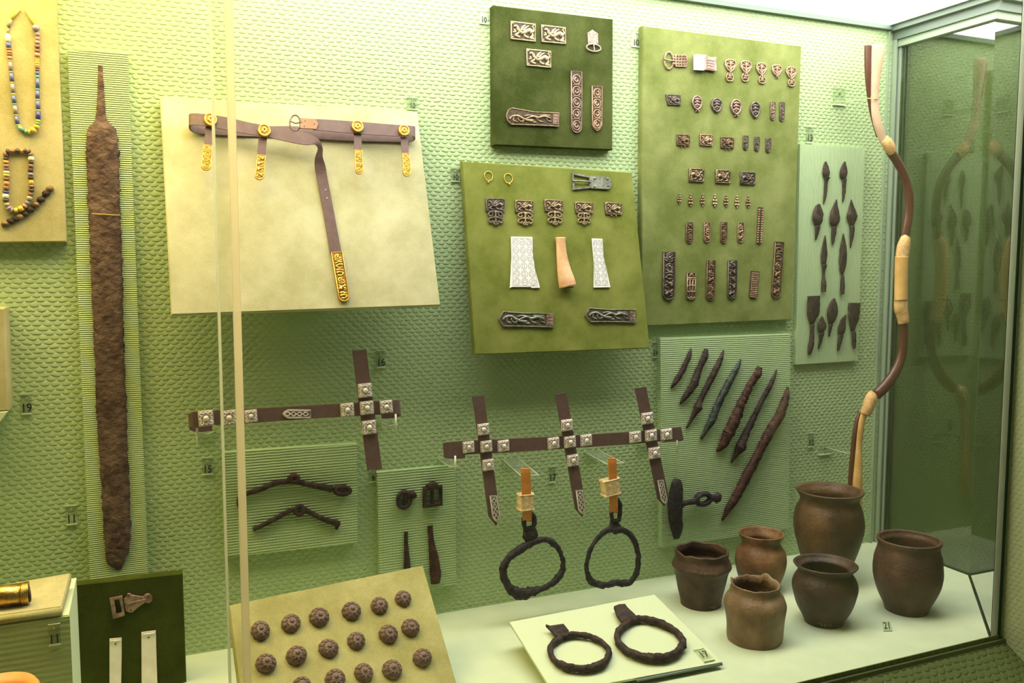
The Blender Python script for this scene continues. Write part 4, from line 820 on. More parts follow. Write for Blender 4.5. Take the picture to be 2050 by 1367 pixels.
def shield(pl, C, cx, cy, w, h, label, mt, nubs):
    f = cquad(pl, C, cx, cy, w, h, 4); t = Thing('shield_mount', label, 'mount', pl, (*f(.5, .5), .001), 'dark shield mounts in the second row')
    sh = [(.5+.5*math.cos(a)*(1 if math.sin(a) > 0 else .62+.38*math.cos(a)**2), .55+.45*math.sin(a) if math.sin(a) > 0 else .55+.55*math.sin(a)) for a in [i*math.pi/10 for i in range(20)]]
    t.part('back_plate', MB().prism(fpoly(f, sh), .0008, .0026, .0005), M['recess'])
    e = MB(); border(e, f, [(.5+(s-.5)*.88, .5+(q-.5)*.9) for s, q in sh], f.w*.09, .0028)
    for q in (.72, .52, .32): stroke(e, f, [(.24, q), (.5, q+.08), (.76, q)], f.w*.085, .003); stroke(e, f, [(.38, q-.08), (.55, q-.02)], f.w*.06, .003)
    t.part('relief', e, mt)
    if nubs:
        e = MB()
        for s in (.38, .62): p = f(s, -.04); e.ball((p.x, p.y, .002), f.w*.09, seg=7, rings=4)
        t.part('loops', e, mt)
for i, (a, mt_, nb) in enumerate((((530, 712, 88, 128), 'bronze_p', 1), ((698, 732, 94, 124), 'bronze_d', 0), ((863, 748, 94, 138), 'bronze_p', 1), ((1027, 770, 86, 142), 'bronze_d', 0))):
    shield(PC, CC, *a, ORD[i]+' from the left of the rounded shield mounts in the second row', M[mt_], nb)
def strips(pl, C, L, row, mt, st, group, k=.16, **kw):
    for i, a in enumerate(L):
        m_ = mt[i % len(mt)] if isinstance(mt, (list, tuple)) else mt
        strap_end(pl, cquad(pl, C, *a), f'{ORD[i]} from the left of the {row}', M[m_], st, group, k=k, th=.0014, name='small_strap_end', **kw)
strips(PC, CC, [(1180, 780, 42, 156), (1258, 786, 42, 164)], 'two narrow strap ends ending the second row', ('bronze_p', 'bronze_d'), ('beast', 4), 'narrow strap ends in the second row')
for i, (a, nb, mt_, d) in enumerate((((413, 1027, 112, 96), 1, 'bronze_k', 'left square mount in the third row of the moss board'), ((609, 1028, 110, 98), 0, 'bronze_t', 'middle square mount in the third row, the one without loops'), ((790, 1050, 112, 96), 1, 'bronze_k', 'right square mount in the third row of the moss board'))):
    plaque(PC, cquad(PC, CC, *a), d, M[mt_], 'square mounts in the third row', 'square_mount', nubs=nb, cat='mount')
strips(PC, CC, [(947, 1050, 44, 122), (1043, 1060, 44, 122), (1140, 1072, 44, 124)], 'three tiny strap ends ending the third row', 'bronze_d', ('beast', 3), 'tiny strap ends in the third row')
for i, (a, mt_) in enumerate((((511, 86, 126, 112), 'bronze'), ((730, 98, 124, 112), 'bronze'), ((935, 112, 124, 104), 'bronze_d'))):
    plaque(PC, cquad(PC, CD, *a), ('left', 'middle', 'right')[i]+' one of the three square animal plaques in the fourth row', M[mt_], 'square plaques in the fourth row', 'square_mount', cat='mount', flip=-1)
for i, (x, y, w_, h_) in enumerate(((370, 280, 34, 88), (462, 293, 42, 104), (562, 292, 38, 102), (663, 296, 42, 106), (757, 299, 38, 104), (847, 305, 38, 104), (940, 307, 38, 102))):
    f = cquad(PC, CD, x, y, w_, h_); t = Thing('drop_mount', f'{ORD[i]} from the left of the tiny beaded drops in the fifth row', 'mount', PC, (*f(.5, .5), .001), 'tiny drop mounts in the fifth row')
    t.part('back_plate', MB().prism(fpoly(f, [(.5, 0), (.95, .25), (.95, .55), (.7, .75), (.5, .95), (.3, .75), (.05, .55), (.05, .25)]), .0006, .0016), M['bronze_k'])
    e = MB()
    for s, q, k_ in ((.5, .93, .16), (.5, .72, .2), (.27, .5, .22), (.73, .5, .22), (.27, .25, .22), (.73, .25, .22), (.5, .06, .16)):
        p = f(s, q); e.ball((p.x, p.y, .0018), f.w*k_, f.w*k_, f.w*k_, 8, 4)
    t.part('beading', e, M['bronze_y'] if i in (3, 5) else M['bronze'])
strap_end(PC, cquad(PC, CD, 1035, 503, 40, 306, -2), 'slender beaded bar standing between the fifth and sixth rows', M['bronze_t'], ('bead', 15, 2), None, k=.06, th=.0016, name='beaded_bar', cat='mount')
strips(PC, CD, [(453, 562, 58, 174), (598, 560, 54, 168), (738, 562, 54, 176), (877, 562, 52, 166)], 'four short strap ends in the sixth row', ('bronze_k', 'bronze_t', 'bronze_k', 'bronze_t'), ('beast', 3), 'short strap ends in the sixth row')
strap_end(PC, cquad(PC, CD, 281, 922, 102, 404), 'broad dark strap end at the lower left of the moss board', M['bronze_d'], ('beast', 5), None, k=.12, th=.002, body='header')
strap_end(PC, cquad(PC, CD, 465, 1006, 76, 228), 'short openwork lattice strap end in the bottom row', M['bronze_t'], ('lattice', 3), None, k=.14, th=.0016)
strap_end(PC, cquad(PC, CD, 628, 957, 72, 330), 'brown barred strap end just right of the lattice one', M['bronze_k'], ('beast', 5), None, k=.1, th=.002, body='header')
strap_end(PC, cquad(PC, CD, 806, 951, 76, 322), 'darker barred strap end left of the studded short one', M['bronze_d'], ('beast', 5), None, k=.1, th=.002, body='header')
strap_end(PC, cquad(PC, CD, 988, 995, 70, 228, -4), 'short strap end covered with rows of tiny beads', M['bronze_t'], ('bead', 14, 5), None, k=.1, th=.0016)
strap_end(PC, cquad(PC, CD, 1182, 872, 78, 470, -3), 'longest plain brown strap end at the lower right of the moss board', M['bronze_k'], ('beast', 6), None, k=.08, th=.002)

# ------------------------------------------------------------------ arrowheads
CE = crop(1570, 280, 2.847)
AR = [([(232, 124, 4), (232, 160, 20), (232, 190, 24), (233, 215, 16), (232, 240, 9), (229, 290, 9), (224, 335, 7), (220, 368, 2)], 'upper left leaf-shaped arrowhead in the top pair'),
      ([(342, 124, 4), (335, 160, 20), (330, 195, 25), (333, 225, 13), (335, 255, 10), (333, 310, 8), (331, 358, 2)], 'upper right leaf-shaped arrowhead in the top pair'),
      ([(198, 368, 8), (188, 395, 27), (183, 435, 34), (182, 465, 30), (180, 490, 15), (178, 530, 11), (175, 570, 4)], 'blunt arrowhead at the left of the second row'),
      ([(294, 340, 2), (285, 390, 20), (280, 430, 32), (277, 470, 30), (276, 495, 14), (273, 550, 11), (270, 598, 6)], 'broad pointed arrowhead in the middle of the second row'),
      ([(378, 340, 2), (378, 390, 20), (377, 430, 34), (378, 465, 24), (378, 490, 13), (376, 550, 11), (373, 615, 3)], 'kite-shaped arrowhead at the right of the second row'),
      ([(230, 545, 2), (225, 600, 14), (221, 660, 20), (219, 710, 15), (218, 760, 8), (217, 820, 13), (215, 865, 12)], 'slender socketed arrowhead at the left of the third row'),
      ([(333, 535, 2), (331, 600, 18), (328, 670, 25), (326, 730, 19), (325, 770, 8), (324, 820, 12), (322, 878, 12)], 'longer socketed arrowhead at the right of the third row'),
      ([(158, 888, 38), (157, 930, 40), (155, 980, 38), (153, 1020, 25), (152, 1050, 12), (150, 1110, 12), (143, 1170, 15), (136, 1222, 8)], 'largest broad flat arrowhead at the lower left'),
      ([(212, 1006, 4), (208, 1040, 24), (206, 1070, 28), (204, 1100, 14), (201, 1140, 9), (192, 1190, 4)], 'small arrowhead right beside the largest broad one'),
      ([(282, 903, 6), (272, 940, 27), (265, 985, 34), (263, 1020, 25), (258, 1050, 11), (250, 1120, 4)], 'oval tilted arrowhead in the middle of the bottom group'),
      ([(347, 996, 3), (328, 1040, 20), (320, 1080, 24), (314, 1110, 14), (308, 1150, 11), (302, 1200, 6)], 'small tilted arrowhead touching the square-ended one'),
      ([(390, 928, 38), (388, 970, 38), (388, 1020, 33), (385, 1055, 20), (386, 1090, 12), (388, 1140, 12), (392, 1186, 8)], 'square-ended arrowhead at the lower right')]
for i, (L, lb) in enumerate(AR):
    r = rows(P_12, CE, L); k = next(j for j in range(2, len(L)) if L[j][2] < 17)
    t = Thing('arrowhead', lb, 'arrowhead', P_12, (r[k][0], r[k][1], 0.0005), 'iron arrowheads')
    t.part('blade', MB().loft(r[:k+1], .0008, kt=.28, tmax=.005, tmin=.0014, n=12, rough=.16, seed=i, sub=5), M['iron'])
    t.part('tang', MB().loft(r[k:], .0008, kt=.75, tmin=.001, n=8, rough=.2, seed=i+5, sub=5), M['iron'])

# ------------------------------------------------------------------ slanting rods and the T-shaped iron
CF = crop(1290, 660, 3.106)
RD = [([(287, 114, 3), (270, 160, 14), (240, 225, 16), (205, 290, 17), (180, 330, 14), (163, 362, 4)], 'iron', 'shortest iron point at the left of the slanting row'),
      ([(375, 118, 12), (365, 160, 20), (330, 240, 19), (295, 330, 24), (260, 390, 20), (235, 430, 14), (218, 462, 3)], 'iron', 'second slanting iron rod from the left, blunt at the top'),
      ([(488, 128, 4), (465, 180, 14), (430, 255, 18), (380, 350, 17), (335, 440, 18), (320, 480, 26), (298, 530, 14), (258, 610, 5)], 'iron', 'third slanting iron rod from the left with a collar low down'),
      ([(596, 180, 4), (570, 230, 14), (530, 295, 20), (490, 370, 22), (440, 470, 22), (408, 560, 24), (385, 600, 18), (345, 678, 8)], 'iron_g', 'dark greenish slanting rod, fourth from the left'),
      ([(706, 230, 14), (690, 270, 22), (650, 330, 20), (615, 400, 24), (580, 470, 26), (540, 560, 34), (500, 640, 30), (480, 700, 26), (445, 755, 8)], 'iron_r', 'thick lumpy reddish rod, fifth from the left'),
      ([(818, 248, 4), (780, 330, 14), (720, 440, 15), (660, 560, 17), (610, 660, 22), (578, 730, 30), (560, 770, 16), (535, 825, 6)], 'iron', 'thin slanting rod just left of the longest one'),
      ([(888, 353, 6), (862, 430, 22), (820, 530, 28), (760, 630, 28), (700, 750, 26), (620, 900, 28), (550, 1040, 28), (510, 1110, 20), (478, 1185, 6)], 'iron_r', 'longest slanting iron rod at the right of the row')]
for i, (L, mt_, lb) in enumerate(RD):
    r = rows(P_14, CF, L); k = max(1, len(r)-3); t = Thing('iron_rod', lb, 'rod', P_14, (r[-1][0], r[-1][1], .0005), 'slanting iron rods')
    t.part('shaft', MB().loft(r[:k+1], .0008, kt=.8, n=12, rough=.42 if i == 4 else .24, seed=i*3, sub=9), M[mt_])
    t.part('point', MB().loft(r[k:], .0008, kt=.8, n=12, rough=.30 if i == 4 else .16, seed=i*3+.5, sub=7), M[mt_])
t = Thing('socketed_axe', 'black T-shaped iron axe with pierced socket below the rods', 'axe', P_14, (*P_14.loc(*CF(210, 1300)), .003))
HA = .015
r = rows(P_14, CF, [(216, 930, 22), (205, 965, 38), (195, 1030, 46), (190, 1110, 48), (196, 1190, 44), (205, 1250, 36), (208, 1302, 18)], HA)
t.part('axe_blade', MB().loft(r, HA-.008, kt=.5, tmax=.009, n=14, rough=.1, sub=5), M['iron_k'])
r = rows(P_14, CF, [(225, 1085, 24), (262, 1078, 15), (295, 1070, 18), (325, 1062, 22)], HA); t.part('neck', MB().loft(r, HA-.006, kt=.8, n=10, rough=.1, sub=4), M['iron_k'])
f = cquad(P_14, CF, 366, 1052, 96, 76, 0, HA); e = MB(); stroke(e, f, circ(.5, .5, .45, .42, 16), f.h*.22, HA, 1, closed=True, n=8, sq=1.3); t.part('socket_ring', e, M['iron_k'])
r = rows(P_14, CF, [(405, 1050, 24), (430, 1045, 20), (452, 1045, 30), (472, 1050, 22)], HA); t.part('poll', MB().loft(r, HA-.006, kt=.6, n=10, rough=.12, sub=4), M['iron_k'])
t.part('support_pin', MB().tube([(*P_14.loc(*CF(330, 1062), 0), 0), (*P_14.loc(*CF(330, 1062), 0), HA-.004)], .002, 8), M['acr_white'])

# ------------------------------------------------------------------ horse bits, small buckles, irons
CG = crop(360, 680, 2.629)
t = Thing('horse_bit', 'upper longer jointed iron horse bit', 'horse bit', P_15, (*P_15.loc(*CG(600, 760)), .001), 'horse bits')
def limb(t, name, pl, C, L, mt, h=.001, rough=.14, kt=.85, seed=0): return t.part(name, MB().loft(rows(pl, C, L, h), h, kt=kt, n=10, rough=rough, sub=6, seed=seed), mt)
limb(t, 'left_arm', P_15, CG, [(340, 885, 8), (315, 872, 12), (312, 840, 14), (335, 812, 14), (420, 785, 15), (500, 752, 15), (580, 742, 15)], M['iron'])
limb(t, 'right_arm', P_15, CG, [(590, 738, 14), (660, 755, 15), (740, 770, 17), (800, 783, 18)], M['iron'], seed=4)
def loop(t, name, pl, C, cx, cy, w, h, r, mt, rot=0, z=.001):
    f = cquad(pl, C, cx, cy, w, h, rot); e = MB(); rr = r*(C(1, 0)[0]-C(0, 0)[0])*sum(pl.scl(*C(cx, cy)))/2
    e.tube([(*f(*p), z+rr) for p in circ(.5, .5, .5, .5, 18)], rr, 8, closed=True, rough=.3); return t.part(name, e, mt)
loop(t, 'joint_loop', P_15, CG, 596, 726, 44, 34, 12, M['iron_r'], z=.004); loop(t, 'end_loop', P_15, CG, 852, 788, 78, 36, 14, M['iron'], -8)
t = Thing('horse_bit', 'lower shorter jointed iron horse bit', 'horse bit', P_15, (*P_15.loc(*CG(620, 940)), .001), 'horse bits')
limb(t, 'left_arm', P_15, CG, [(384, 996, 12), (450, 966, 13), (530, 922, 13), (600, 886, 13)], M['iron']); limb(t, 'right_arm', P_15, CG, [(648, 886, 13), (720, 925, 13), (780, 950, 15), (826, 962, 15), (826, 978, 10), (822, 996, 8)], M['iron'], seed=2)
loop(t, 'joint_loop', P_15, CG, 626, 894, 44, 44, 12, M['iron'])
t = Thing('iron_buckle', 'left of the two small iron buckles, with side knob', 'buckle', P_09, (*P_09.loc(*CG(1180, 835)), .001), 'small iron buckles')
loop(t, 'frame', P_09, CG, 1176, 838, 62, 84, 12, M['iron']); limb(t, 'tongue', P_09, CG, [(1182, 790, 8), (1180, 840, 7), (1180, 888, 7)], M['iron'], h=.003); limb(t, 'knob', P_09, CG, [(1205, 800, 12), (1225, 815, 18), (1243, 822, 9)], M['iron'])
t = Thing('iron_buckle', 'right of the two small iron buckles, squarish with two openings', 'buckle', P_09, (*P_09.loc(*CG(1325, 815)), .001), 'small iron buckles')
e = MB(); f = cquad(P_09, CG, 1326, 820, 84, 88)
e.tube([(*f(*p), .0055) for p in cr([(0, 0), (1, 0), (1, 1), (0, 1)], 1, True)], .0048, 8, closed=True, rough=.25); t.part('frame', e, M['iron'])
limb(t, 'middle_bar', P_09, CG, [(1326, 772, 9), (1326, 865, 9)], M['iron'], h=.003); limb(t, 'hinge', P_09, CG, [(1296, 772, 12), (1325, 760, 20), (1350, 772, 14)], M['iron'], h=.003)
solo('iron_spatula', 'thinner plain iron bar below the left small buckle', 'iron tool', P_09, MB().loft(rows(P_09, CG, [(1188, 1008, 10), (1188, 1050, 10), (1190, 1110, 13), (1193, 1195, 18), (1194, 1245, 16)]), .001, kt=.5, n=10, rough=.1, sub=5), M['iron'])
solo('iron_spatula', 'broader rusty iron blade below the right small buckle', 'iron tool', P_09, MB().loft(rows(P_09, CG, [(1315, 976, 15), (1318, 1030, 14), (1325, 1090, 18), (1335, 1160, 26), (1341, 1220, 30), (1341, 1278, 24)]), .001, kt=.4, n=10, rough=.1, sub=5), M['iron_r'])

# ------------------------------------------------------------------ bridles with silver studs
def stud(t, pl, C, cx, cy, s, H, rot):
    f = cquad(pl, C, cx, cy, s, s, rot, H); W = f.w; z = H
    b = t.part('silver_stud', MB().prism(fpoly(f, [(.04, 0), (.96, 0), (1, .04), (1, .96), (.96, 1), (.04, 1), (0, .96), (0, .04)]), z, z+.0045, .0011), M['silver_b'])
    p = f(.5, .5); e = MB().ball((p.x, p.y, z+.0045), W*.21, rz=W*.17, seg=12, rings=5, half=True); t.part('boss', e, M['silver'], parent=b)
    e = MB()
    for i in range(4):
        a = math.pi/4+i*math.pi/2; g = lambda x, y: (.5+(x*math.cos(a)-y*math.sin(a)), .5+(x*math.sin(a)+y*math.cos(a)))
        stroke(e, f, [g(.26, 0), g(.40, .10), g(.52, .04), g(.46, -.08), g(.34, -.08)], W*.058, z+.0048)
        a += math.pi/4; stroke(e, f, [g(.28, -.14), g(.40, 0), g(.28, .14)], W*.05, z+.0048)
    t.part('leaf_relief', e, M['silver'], parent=b)
HB = .072
PB = wallp(0)
br = Thing('bridle_strap', 'upper brown strap crossed by one vertical strap, with silver studs', 'bridle', PB, (*PB.loc(*CG(700, 380), HB), HB))
br.part('horizontal_strap', ribb(PB, CG, [(170, 408, 170, 480, HB-.028), (110, 412, 110, 486, HB-.026), (66, 410, 70, 482, HB-.018), (46, 396, 52, 466, HB-.008), (62, 384, 68, 458, HB), (110, 375, 112, 452, HB), (340, 364, 342, 440, HB), (700, 345, 702, 414, HB), (1000, 326, 1003, 397, HB), (1120, 318, 1124, 388, HB), (1152, 320, 1160, 394, HB-.006), (1150, 332, 1156, 404, HB-.018), (1120, 340, 1124, 412, HB-.026), (1060, 348, 1062, 416, HB-.028)]), M['leather'])
def zig(pl, C, q, H, n=9, amp=5, both=True, tip=None):
    """strap with cut zigzag ends, or a pointed tip"""
    tl, tr, br_, bl = q; P = []
    for i in range(n+1): k = i/n; P.append((tl[0]+(tr[0]-tl[0])*k, tl[1]+(tr[1]-tl[1])*k+(amp if i % 2 else 0)*(1 if 0 < i < n else 0)))
    if tip: P += [br_, tip, bl]
    else:
        for i in range(n+1): k = i/n; P.append((br_[0]+(bl[0]-br_[0])*k, br_[1]+(bl[1]-br_[1])*k-(amp if i % 2 and 0 < i < n else 0)))
    return [pl.loc(*C(*p), H) for p in P]
br.part('vertical_strap', MB().prism(zig(PB, CG, [(905, 54), (979, 49), (1063, 684), (985, 688)], HB), HB+.001, HB+.003), M['leather'])
for cx, cy, s in ((137, 412, 80), (258, 409, 78), (374, 401, 66), (880, 368, 70), (983, 357, 70), (1085, 352, 66), (973, 266, 72), (995, 460, 72)): stud(br, PB, CG, cx, cy, s, HB+.003 if cx > 940 and cx < 1000 else HB+.001, 3)
f = quad(PB, CG, [(690, 366), (690, 413), (536, 416), (538, 366)], HB)
f = bil([PB.loc(*CG(*p), HB) for p in ((690, 413), (690, 367), (537, 364), (539, 414))])
strap_end(PB, f, None, M['silver'], ('lozenge', 4), None, z=HB+.001, th=.002, point=True, k=.2, name='silver_strap_end', parent=br, recess=M['silver_d'])
CH = crop(870, 740, 3.868)
b2 = Thing('bridle_strap', 'lower brown strap crossed by three vertical straps, with silver studs', 'bridle', PB, (*PB.loc(*CH(1000, 560), HB), HB))
b2.part('horizontal_strap', ribb(PB, CH, [(235, 580, 235, 684, HB-.028), (170, 590, 170, 690, HB-.026), (105, 588, 112, 688, HB-.018), (68, 572, 76, 680, HB-.008), (85, 564, 95, 668, HB), (160, 556, 165, 660, HB), (350, 545, 355, 650, HB), (560, 536, 565, 640, HB), (1000, 512, 1005, 610, HB), (1500, 482, 1505, 577, HB), (1800, 456, 1808, 552, HB), (1896, 446, 1912, 540, HB-.002), (1900, 448, 1920, 545, HB-.010), (1870, 456, 1885, 556, HB-.022), (1740, 466, 1745, 566, HB-.028)]), M['leather'])
for q, tip in (([(289, 203), (379, 199), (502, 1128), (414, 1132)], (472, 1206)), ([(929, 187), (1017, 174), (1168, 1070), (1084, 1076)], (1138, 1136)), ([(1545, 140), (1631, 129), (1808, 988), (1722, 1000)], (1772, 1052))):
    b2.part('vertical_strap', MB().prism(zig(PB, CH, q, HB, tip=tip), HB+.001, HB+.003), M['leather'])
for i, (cx, cy) in enumerate(((375, 460), (260, 598), (398, 592), (530, 588), (413, 735), (1022, 428), (918, 567), (1045, 557), (1170, 545), (1068, 700), (1643, 375), (1550, 520), (1672, 507), (1790, 500), (1698, 643))):
    stud(b2, PB, CH, cx, cy, 86, HB+(.001 if i % 5 in (1, 3) else .003), 3)
for q in ([(418, 970), (475, 968), (510, 1176), (444, 1178)], [(1083, 928), (1138, 925), (1170, 1114), (1106, 1118)], [(1715, 852), (1762, 848), (1802, 1034), (1748, 1038)]):
    strap_end(PB, quad(PB, CH, q, HB), None, M['silver'], ('lozenge', 4), None, z=HB+.003, th=.002, point=True, k=.2, name='silver_strap_end', parent=b2, recess=M['silver_d'])
# acrylic brackets
def bracket(label, pl, C, base, tip, w=.022, peg=None, y=HB):
    """triangular clear shelf: foot on the wall, narrow tip carrying a strap"""
    P0 = [Vector((*pl.loc(*C(*p), 0), 0)) for p in base]; P1 = [Vector((*pl.loc(*C(*p), y), y)) for p in tip]
    c = (P0[0]+P0[1])/2; t = Thing('acrylic_bracket', label, 'bracket', pl, c)
    A_ = [P0[0], P0[1], P1[1], P1[0]]; dz = Vector((0, -.0025, 0)); vs = A_+[p+dz for p in A_]
    t.part('shelf', MB().add(vs, [(0, 1, 2, 3), (7, 6, 5, 4), (0, 4, 5, 1), (1, 5, 6, 2), (2, 6, 7, 3), (3, 7, 4, 0)]), M['acrylic'])
    e = MB(); e.tube([P0[0], P1[0], P1[1], P0[1]], .0008, 5); t.part('bright_edge', e, M['acr_edge'])
    bx = MB(); x0, x1 = sorted((P0[0].x, P0[1].x)); z0 = min(P0[0].y, P0[1].y); bx.box(x0, x1, z0-.022, z0, 0, .002); t.part('back_plate', bx, M['acrylic'])
    if peg:
        a, b = [Vector((*pl.loc(*C(*p), y), y+.0025)) for p in peg]; t.part('peg', MB().tube([a, b], .0018, 6), M['acr_white'])
bracket('clear bracket under the left end of the upper strap', PB, CG, [(95, 484), (185, 484)], [(78, 500), (150, 494)], peg=[(90, 462), (90, 552)], y=HB-.01)
bracket('clear bracket under the right end of the upper strap', PB, CG, [(1030, 425), (1062, 418)], [(1108, 452), (1146, 446)], peg=[(1133, 390), (1136, 470)])
bracket('clear bracket under the left end of the lower strap', PB, CH, [(25, 690), (110, 684)], [(120, 752), (172, 748)], peg=[(156, 664), (157, 780)])
bracket('clear bracket under the right end of the lower strap', PB, CH, [(1565, 580), (1640, 574)], [(1740, 560), (1860, 545)], peg=[(1873, 542), (1873, 638)], y=HB-.012)
HS = .092
bracket('clear shelf bracket holding the left hanging stirrup', PB, CH, [(520, 688), (638, 678)], [(668, 822), (808, 816)], y=HS+.012)
bracket('clear shelf bracket holding the right hanging stirrup', PB, CH, [(1155, 632), (1258, 618)], [(1336, 732), (1464, 722)], y=HS+.012)

# ------------------------------------------------------------------ hanging stirrups
CI = crop(960, 900, 2.971)
PH = wallp(-HS)
def stirrup(label, strap, block, brot, eye, neck, ring, kring=.8):
    t = Thing('stirrup', label, 'stirrup', PH, (*PH.loc(*CI(ring[0][0], ring[0][1])), 0), 'hanging stirrups')
    (x0, x1, y0, y1) = strap; L = []
    for y, h in ((y1, .000), (y0+20, .000), (y0+5, .003), (y0, .009), (y0+4, .015), (y0+20, .018), (y1-40, .016), (y1, .008)): L.append((x0+(y-y0)*.035, y, x1+(y-y0)*.035, y, h))
    t.part('leather_strap', ribb(PH, CI, L, .0022, 3), M['tanlea'])
    f = cquad(PH, CI, *block, brot, .016); b = t.part('bone_slide', MB().prism(fpoly(f, [(0, 0), (1, 0), (1.03, .08), (.97, .16), (.97, .84), (1.03, .92), (1, 1), (0, 1), (-.03, .92), (.03, .84), (.03, .16), (-.03, .08)]), .001, .020, .0035), M['bone'])
    e = MB()
    for q in (.06, .94): stroke(e, f, [(.02, q), (.98, q)], f.h*.05, .0195, 1)
    t.part('raised_band', e, M['bone'], parent=b)
    f = cquad(PH, CI, *eye); e = MB(); rr = f.w*.19
    e.tube([(*f(*p), .009) for p in [(.2, 0), (.1, .3), (.08, .75), (.3, 1), (.7, 1), (.92, .75), (.9, .3), (.8, 0)]], rr, 8, closed=True, rough=.25); t.part('suspension_eye', e, M['iron_k'])
    t.part('neck', MB().loft(rows(PH, CI, neck), .004, kt=.32, n=12, rough=.12, sub=4), M['iron_k'])
    rs = cr(rows(PH, CI, ring), 9, True)
    t.part('iron_ring', MB().tube([(a, b_, .009) for a, b_, _ in rs], [q[2] for q in rs], 10, closed=True, sq=kring, rough=.42), M['iron_k'])
stirrup('left hanging iron stirrup with round ring, orange strap and bone slide', (247, 300, 117, 425), (281, 313, 84, 100), 0, (283, 418, 74, 84), [(280, 452, 30), (286, 480, 44), (292, 510, 45), (292, 545, 26)],
        [(300, 546, 20), (220, 588, 22), (160, 640, 20), (130, 700, 22), (150, 790, 22), (200, 838, 32), (250, 846, 32), (320, 828, 22), (400, 800, 18), (460, 745, 20), (483, 690, 15), (475, 620, 13), (440, 560, 15), (380, 526, 18)])
stirrup('right hanging iron stirrup with flat tread, orange strap and bone slide', (765, 812, 57, 375), (787, 224, 96, 100), 7, (796, 352, 62, 122), [(794, 405, 26), (790, 430, 28), (790, 455, 40), (790, 472, 24)],
        [(790, 466, 22), (730, 482, 16), (670, 545, 13), (634, 620, 13), (624, 700, 13), (648, 768, 18), (690, 792, 20), (740, 795, 17), (800, 782, 18), (870, 782, 18), (912, 740, 16), (930, 670, 15), (925, 590, 13), (900, 522, 16), (850, 476, 16)])

# ------------------------------------------------------------------ bow beside the right corner
HW = .078
PW = wallp(-HW)
CJ = crop(1680, 70, 3.178); CK = crop(1680, 460, 2.629)
bw = Thing('bow', 'curved dark brown recurve bow with pale wooden ears and tan wrappings', 'bow', PW, (*PW.loc(1708, 1120), 0))
def bar(name, C, L, mt, h=0.0, kt=.8, parent=None, tmax=.011): return bw.part(name, MB().loft(rows(PW, C, L, h), h, kt=kt, n=14, tmax=tmax, sub=6), M[mt], parent=parent)
bar('upper_ear', CJ, [(222, 70, 34), (222, 76, 45), (222, 130, 44), (216, 240, 34), (214, 340, 28), (214, 420, 26), (218, 500, 27), (232, 570, 28), (255, 640, 26), (272, 680, 24)], 'wood_p', .004, .55)
bar('upper_ear_back', CJ, [(168, 74, 22), (166, 130, 20), (168, 240, 18), (175, 340, 14), (184, 420, 11), (198, 500, 11), (215, 570, 10), (238, 650, 9)], 'wood_d', 0, .9)
bar('upper_wrapping', CJ, [(265, 665, 28), (280, 690, 34), (300, 722, 34), (318, 748, 30)], 'cord', .002, .75)
bar('upper_limb', CJ, [(300, 735, 26), (340, 790, 27), (385, 870, 27), (415, 960, 27), (428, 1050, 27), (424, 1150, 27), (412, 1220, 27), (400, 1300, 25)], 'wood_d', .002, .7)
bar('grip_wrapping', CK, [(336, 38, 22), (326, 60, 27), (318, 90, 34), (312, 125, 34), (310, 150, 33)], 'cord', .002, .8)
bar('grip', CK, [(308, 140, 34), (306, 200, 34), (305, 300, 34), (304, 370, 35)], 'wood_y', .003, .8)
bar('grip_wrapping', CK, [(304, 365, 36), (304, 410, 36), (308, 430, 32), (314, 460, 29), (318, 488, 26)], 'cord', .002, .8)
bar('lower_limb', CK, [(320, 480, 24), (324, 540, 23), (320, 620, 23), (305, 690, 24), (270, 760, 26), (225, 820, 27), (180, 865, 26)], 'wood_d', .002, .7)
bar('lower_wrapping', CK, [(165, 860, 22), (148, 885, 30), (132, 930, 30), (118, 970, 25)], 'cord', .002, .75)
bar('lower_ear', CK, [(122, 960, 18), (108, 1010, 18), (98, 1080, 18), (92, 1150, 18), (88, 1230, 22), (82, 1320, 26), (79, 1400, 28), (78, 1480, 26)], 'wood_y', .004, .6)
bar('lower_ear_back', CK, [(104, 955, 11), (85, 1010, 11), (70, 1090, 12), (62, 1170, 12), (55, 1250, 12), (50, 1340, 12), (48, 1410, 12), (46, 1470, 10)], 'wood_d', 0, .9)
bw.part('string_tie', MB().tube([(*PW.loc(*CJ(x, y), z), z) for x, y, z in ((176, 402, .004), (190, 404, .016), (215, 406, .020), (240, 406, .016), (244, 406, .004))], .0012, 6), M['cord'])
def armb(label, base, tip, foot):
    a = Vector((*WALL.loc(*base, 0), 0)); b = Vector((*WALL.loc(*tip, HW), HW)); t = Thing('bow_bracket', label, 'bracket', WALL, (a.x, a.y, 0))
    t.part('arm', MB().ribbon([a+Vector((0, .005, 0)), b+Vector((0, .005, 0))], [a-Vector((0, .003, 0)), b-Vector((0, .003, 0))], .003), M['acrylic'])
    e = MB().tube([a-Vector((0, .003, 0)), b-Vector((0, .003, 0))], .0009, 5); t.part('bright_edge', e, M['acr_edge'])
    t.part('tip', MB().tube([b, b+Vector((.004, 0, .010))], .0016, 6), M['acr_white'])
    f = cquad(WALL, FULL, *foot); t.part('wall_plate', MB().prism(fpoly(f, RECT), 0, .003), M['acrylic']); t.part('plate_edge', MB().prism(fpoly(f, [(0, -.05), (1, -.05), (1, .04), (0, .04)]), 0, .004), M['acr_edge'])
    p = f(.5, .62); t.part('screw', MB().ball((p.x, p.y, .003), .0016, seg=8, rings=4), M['iron'])
armb('upper clear arm holding the pale end of the bow', (1668, 203), (1736, 196), (1679, 193, 24, 34))
armb('lower clear arm holding the bow above the large pot', (1650, 892), (1701, 906), (1650, 900, 23, 18))

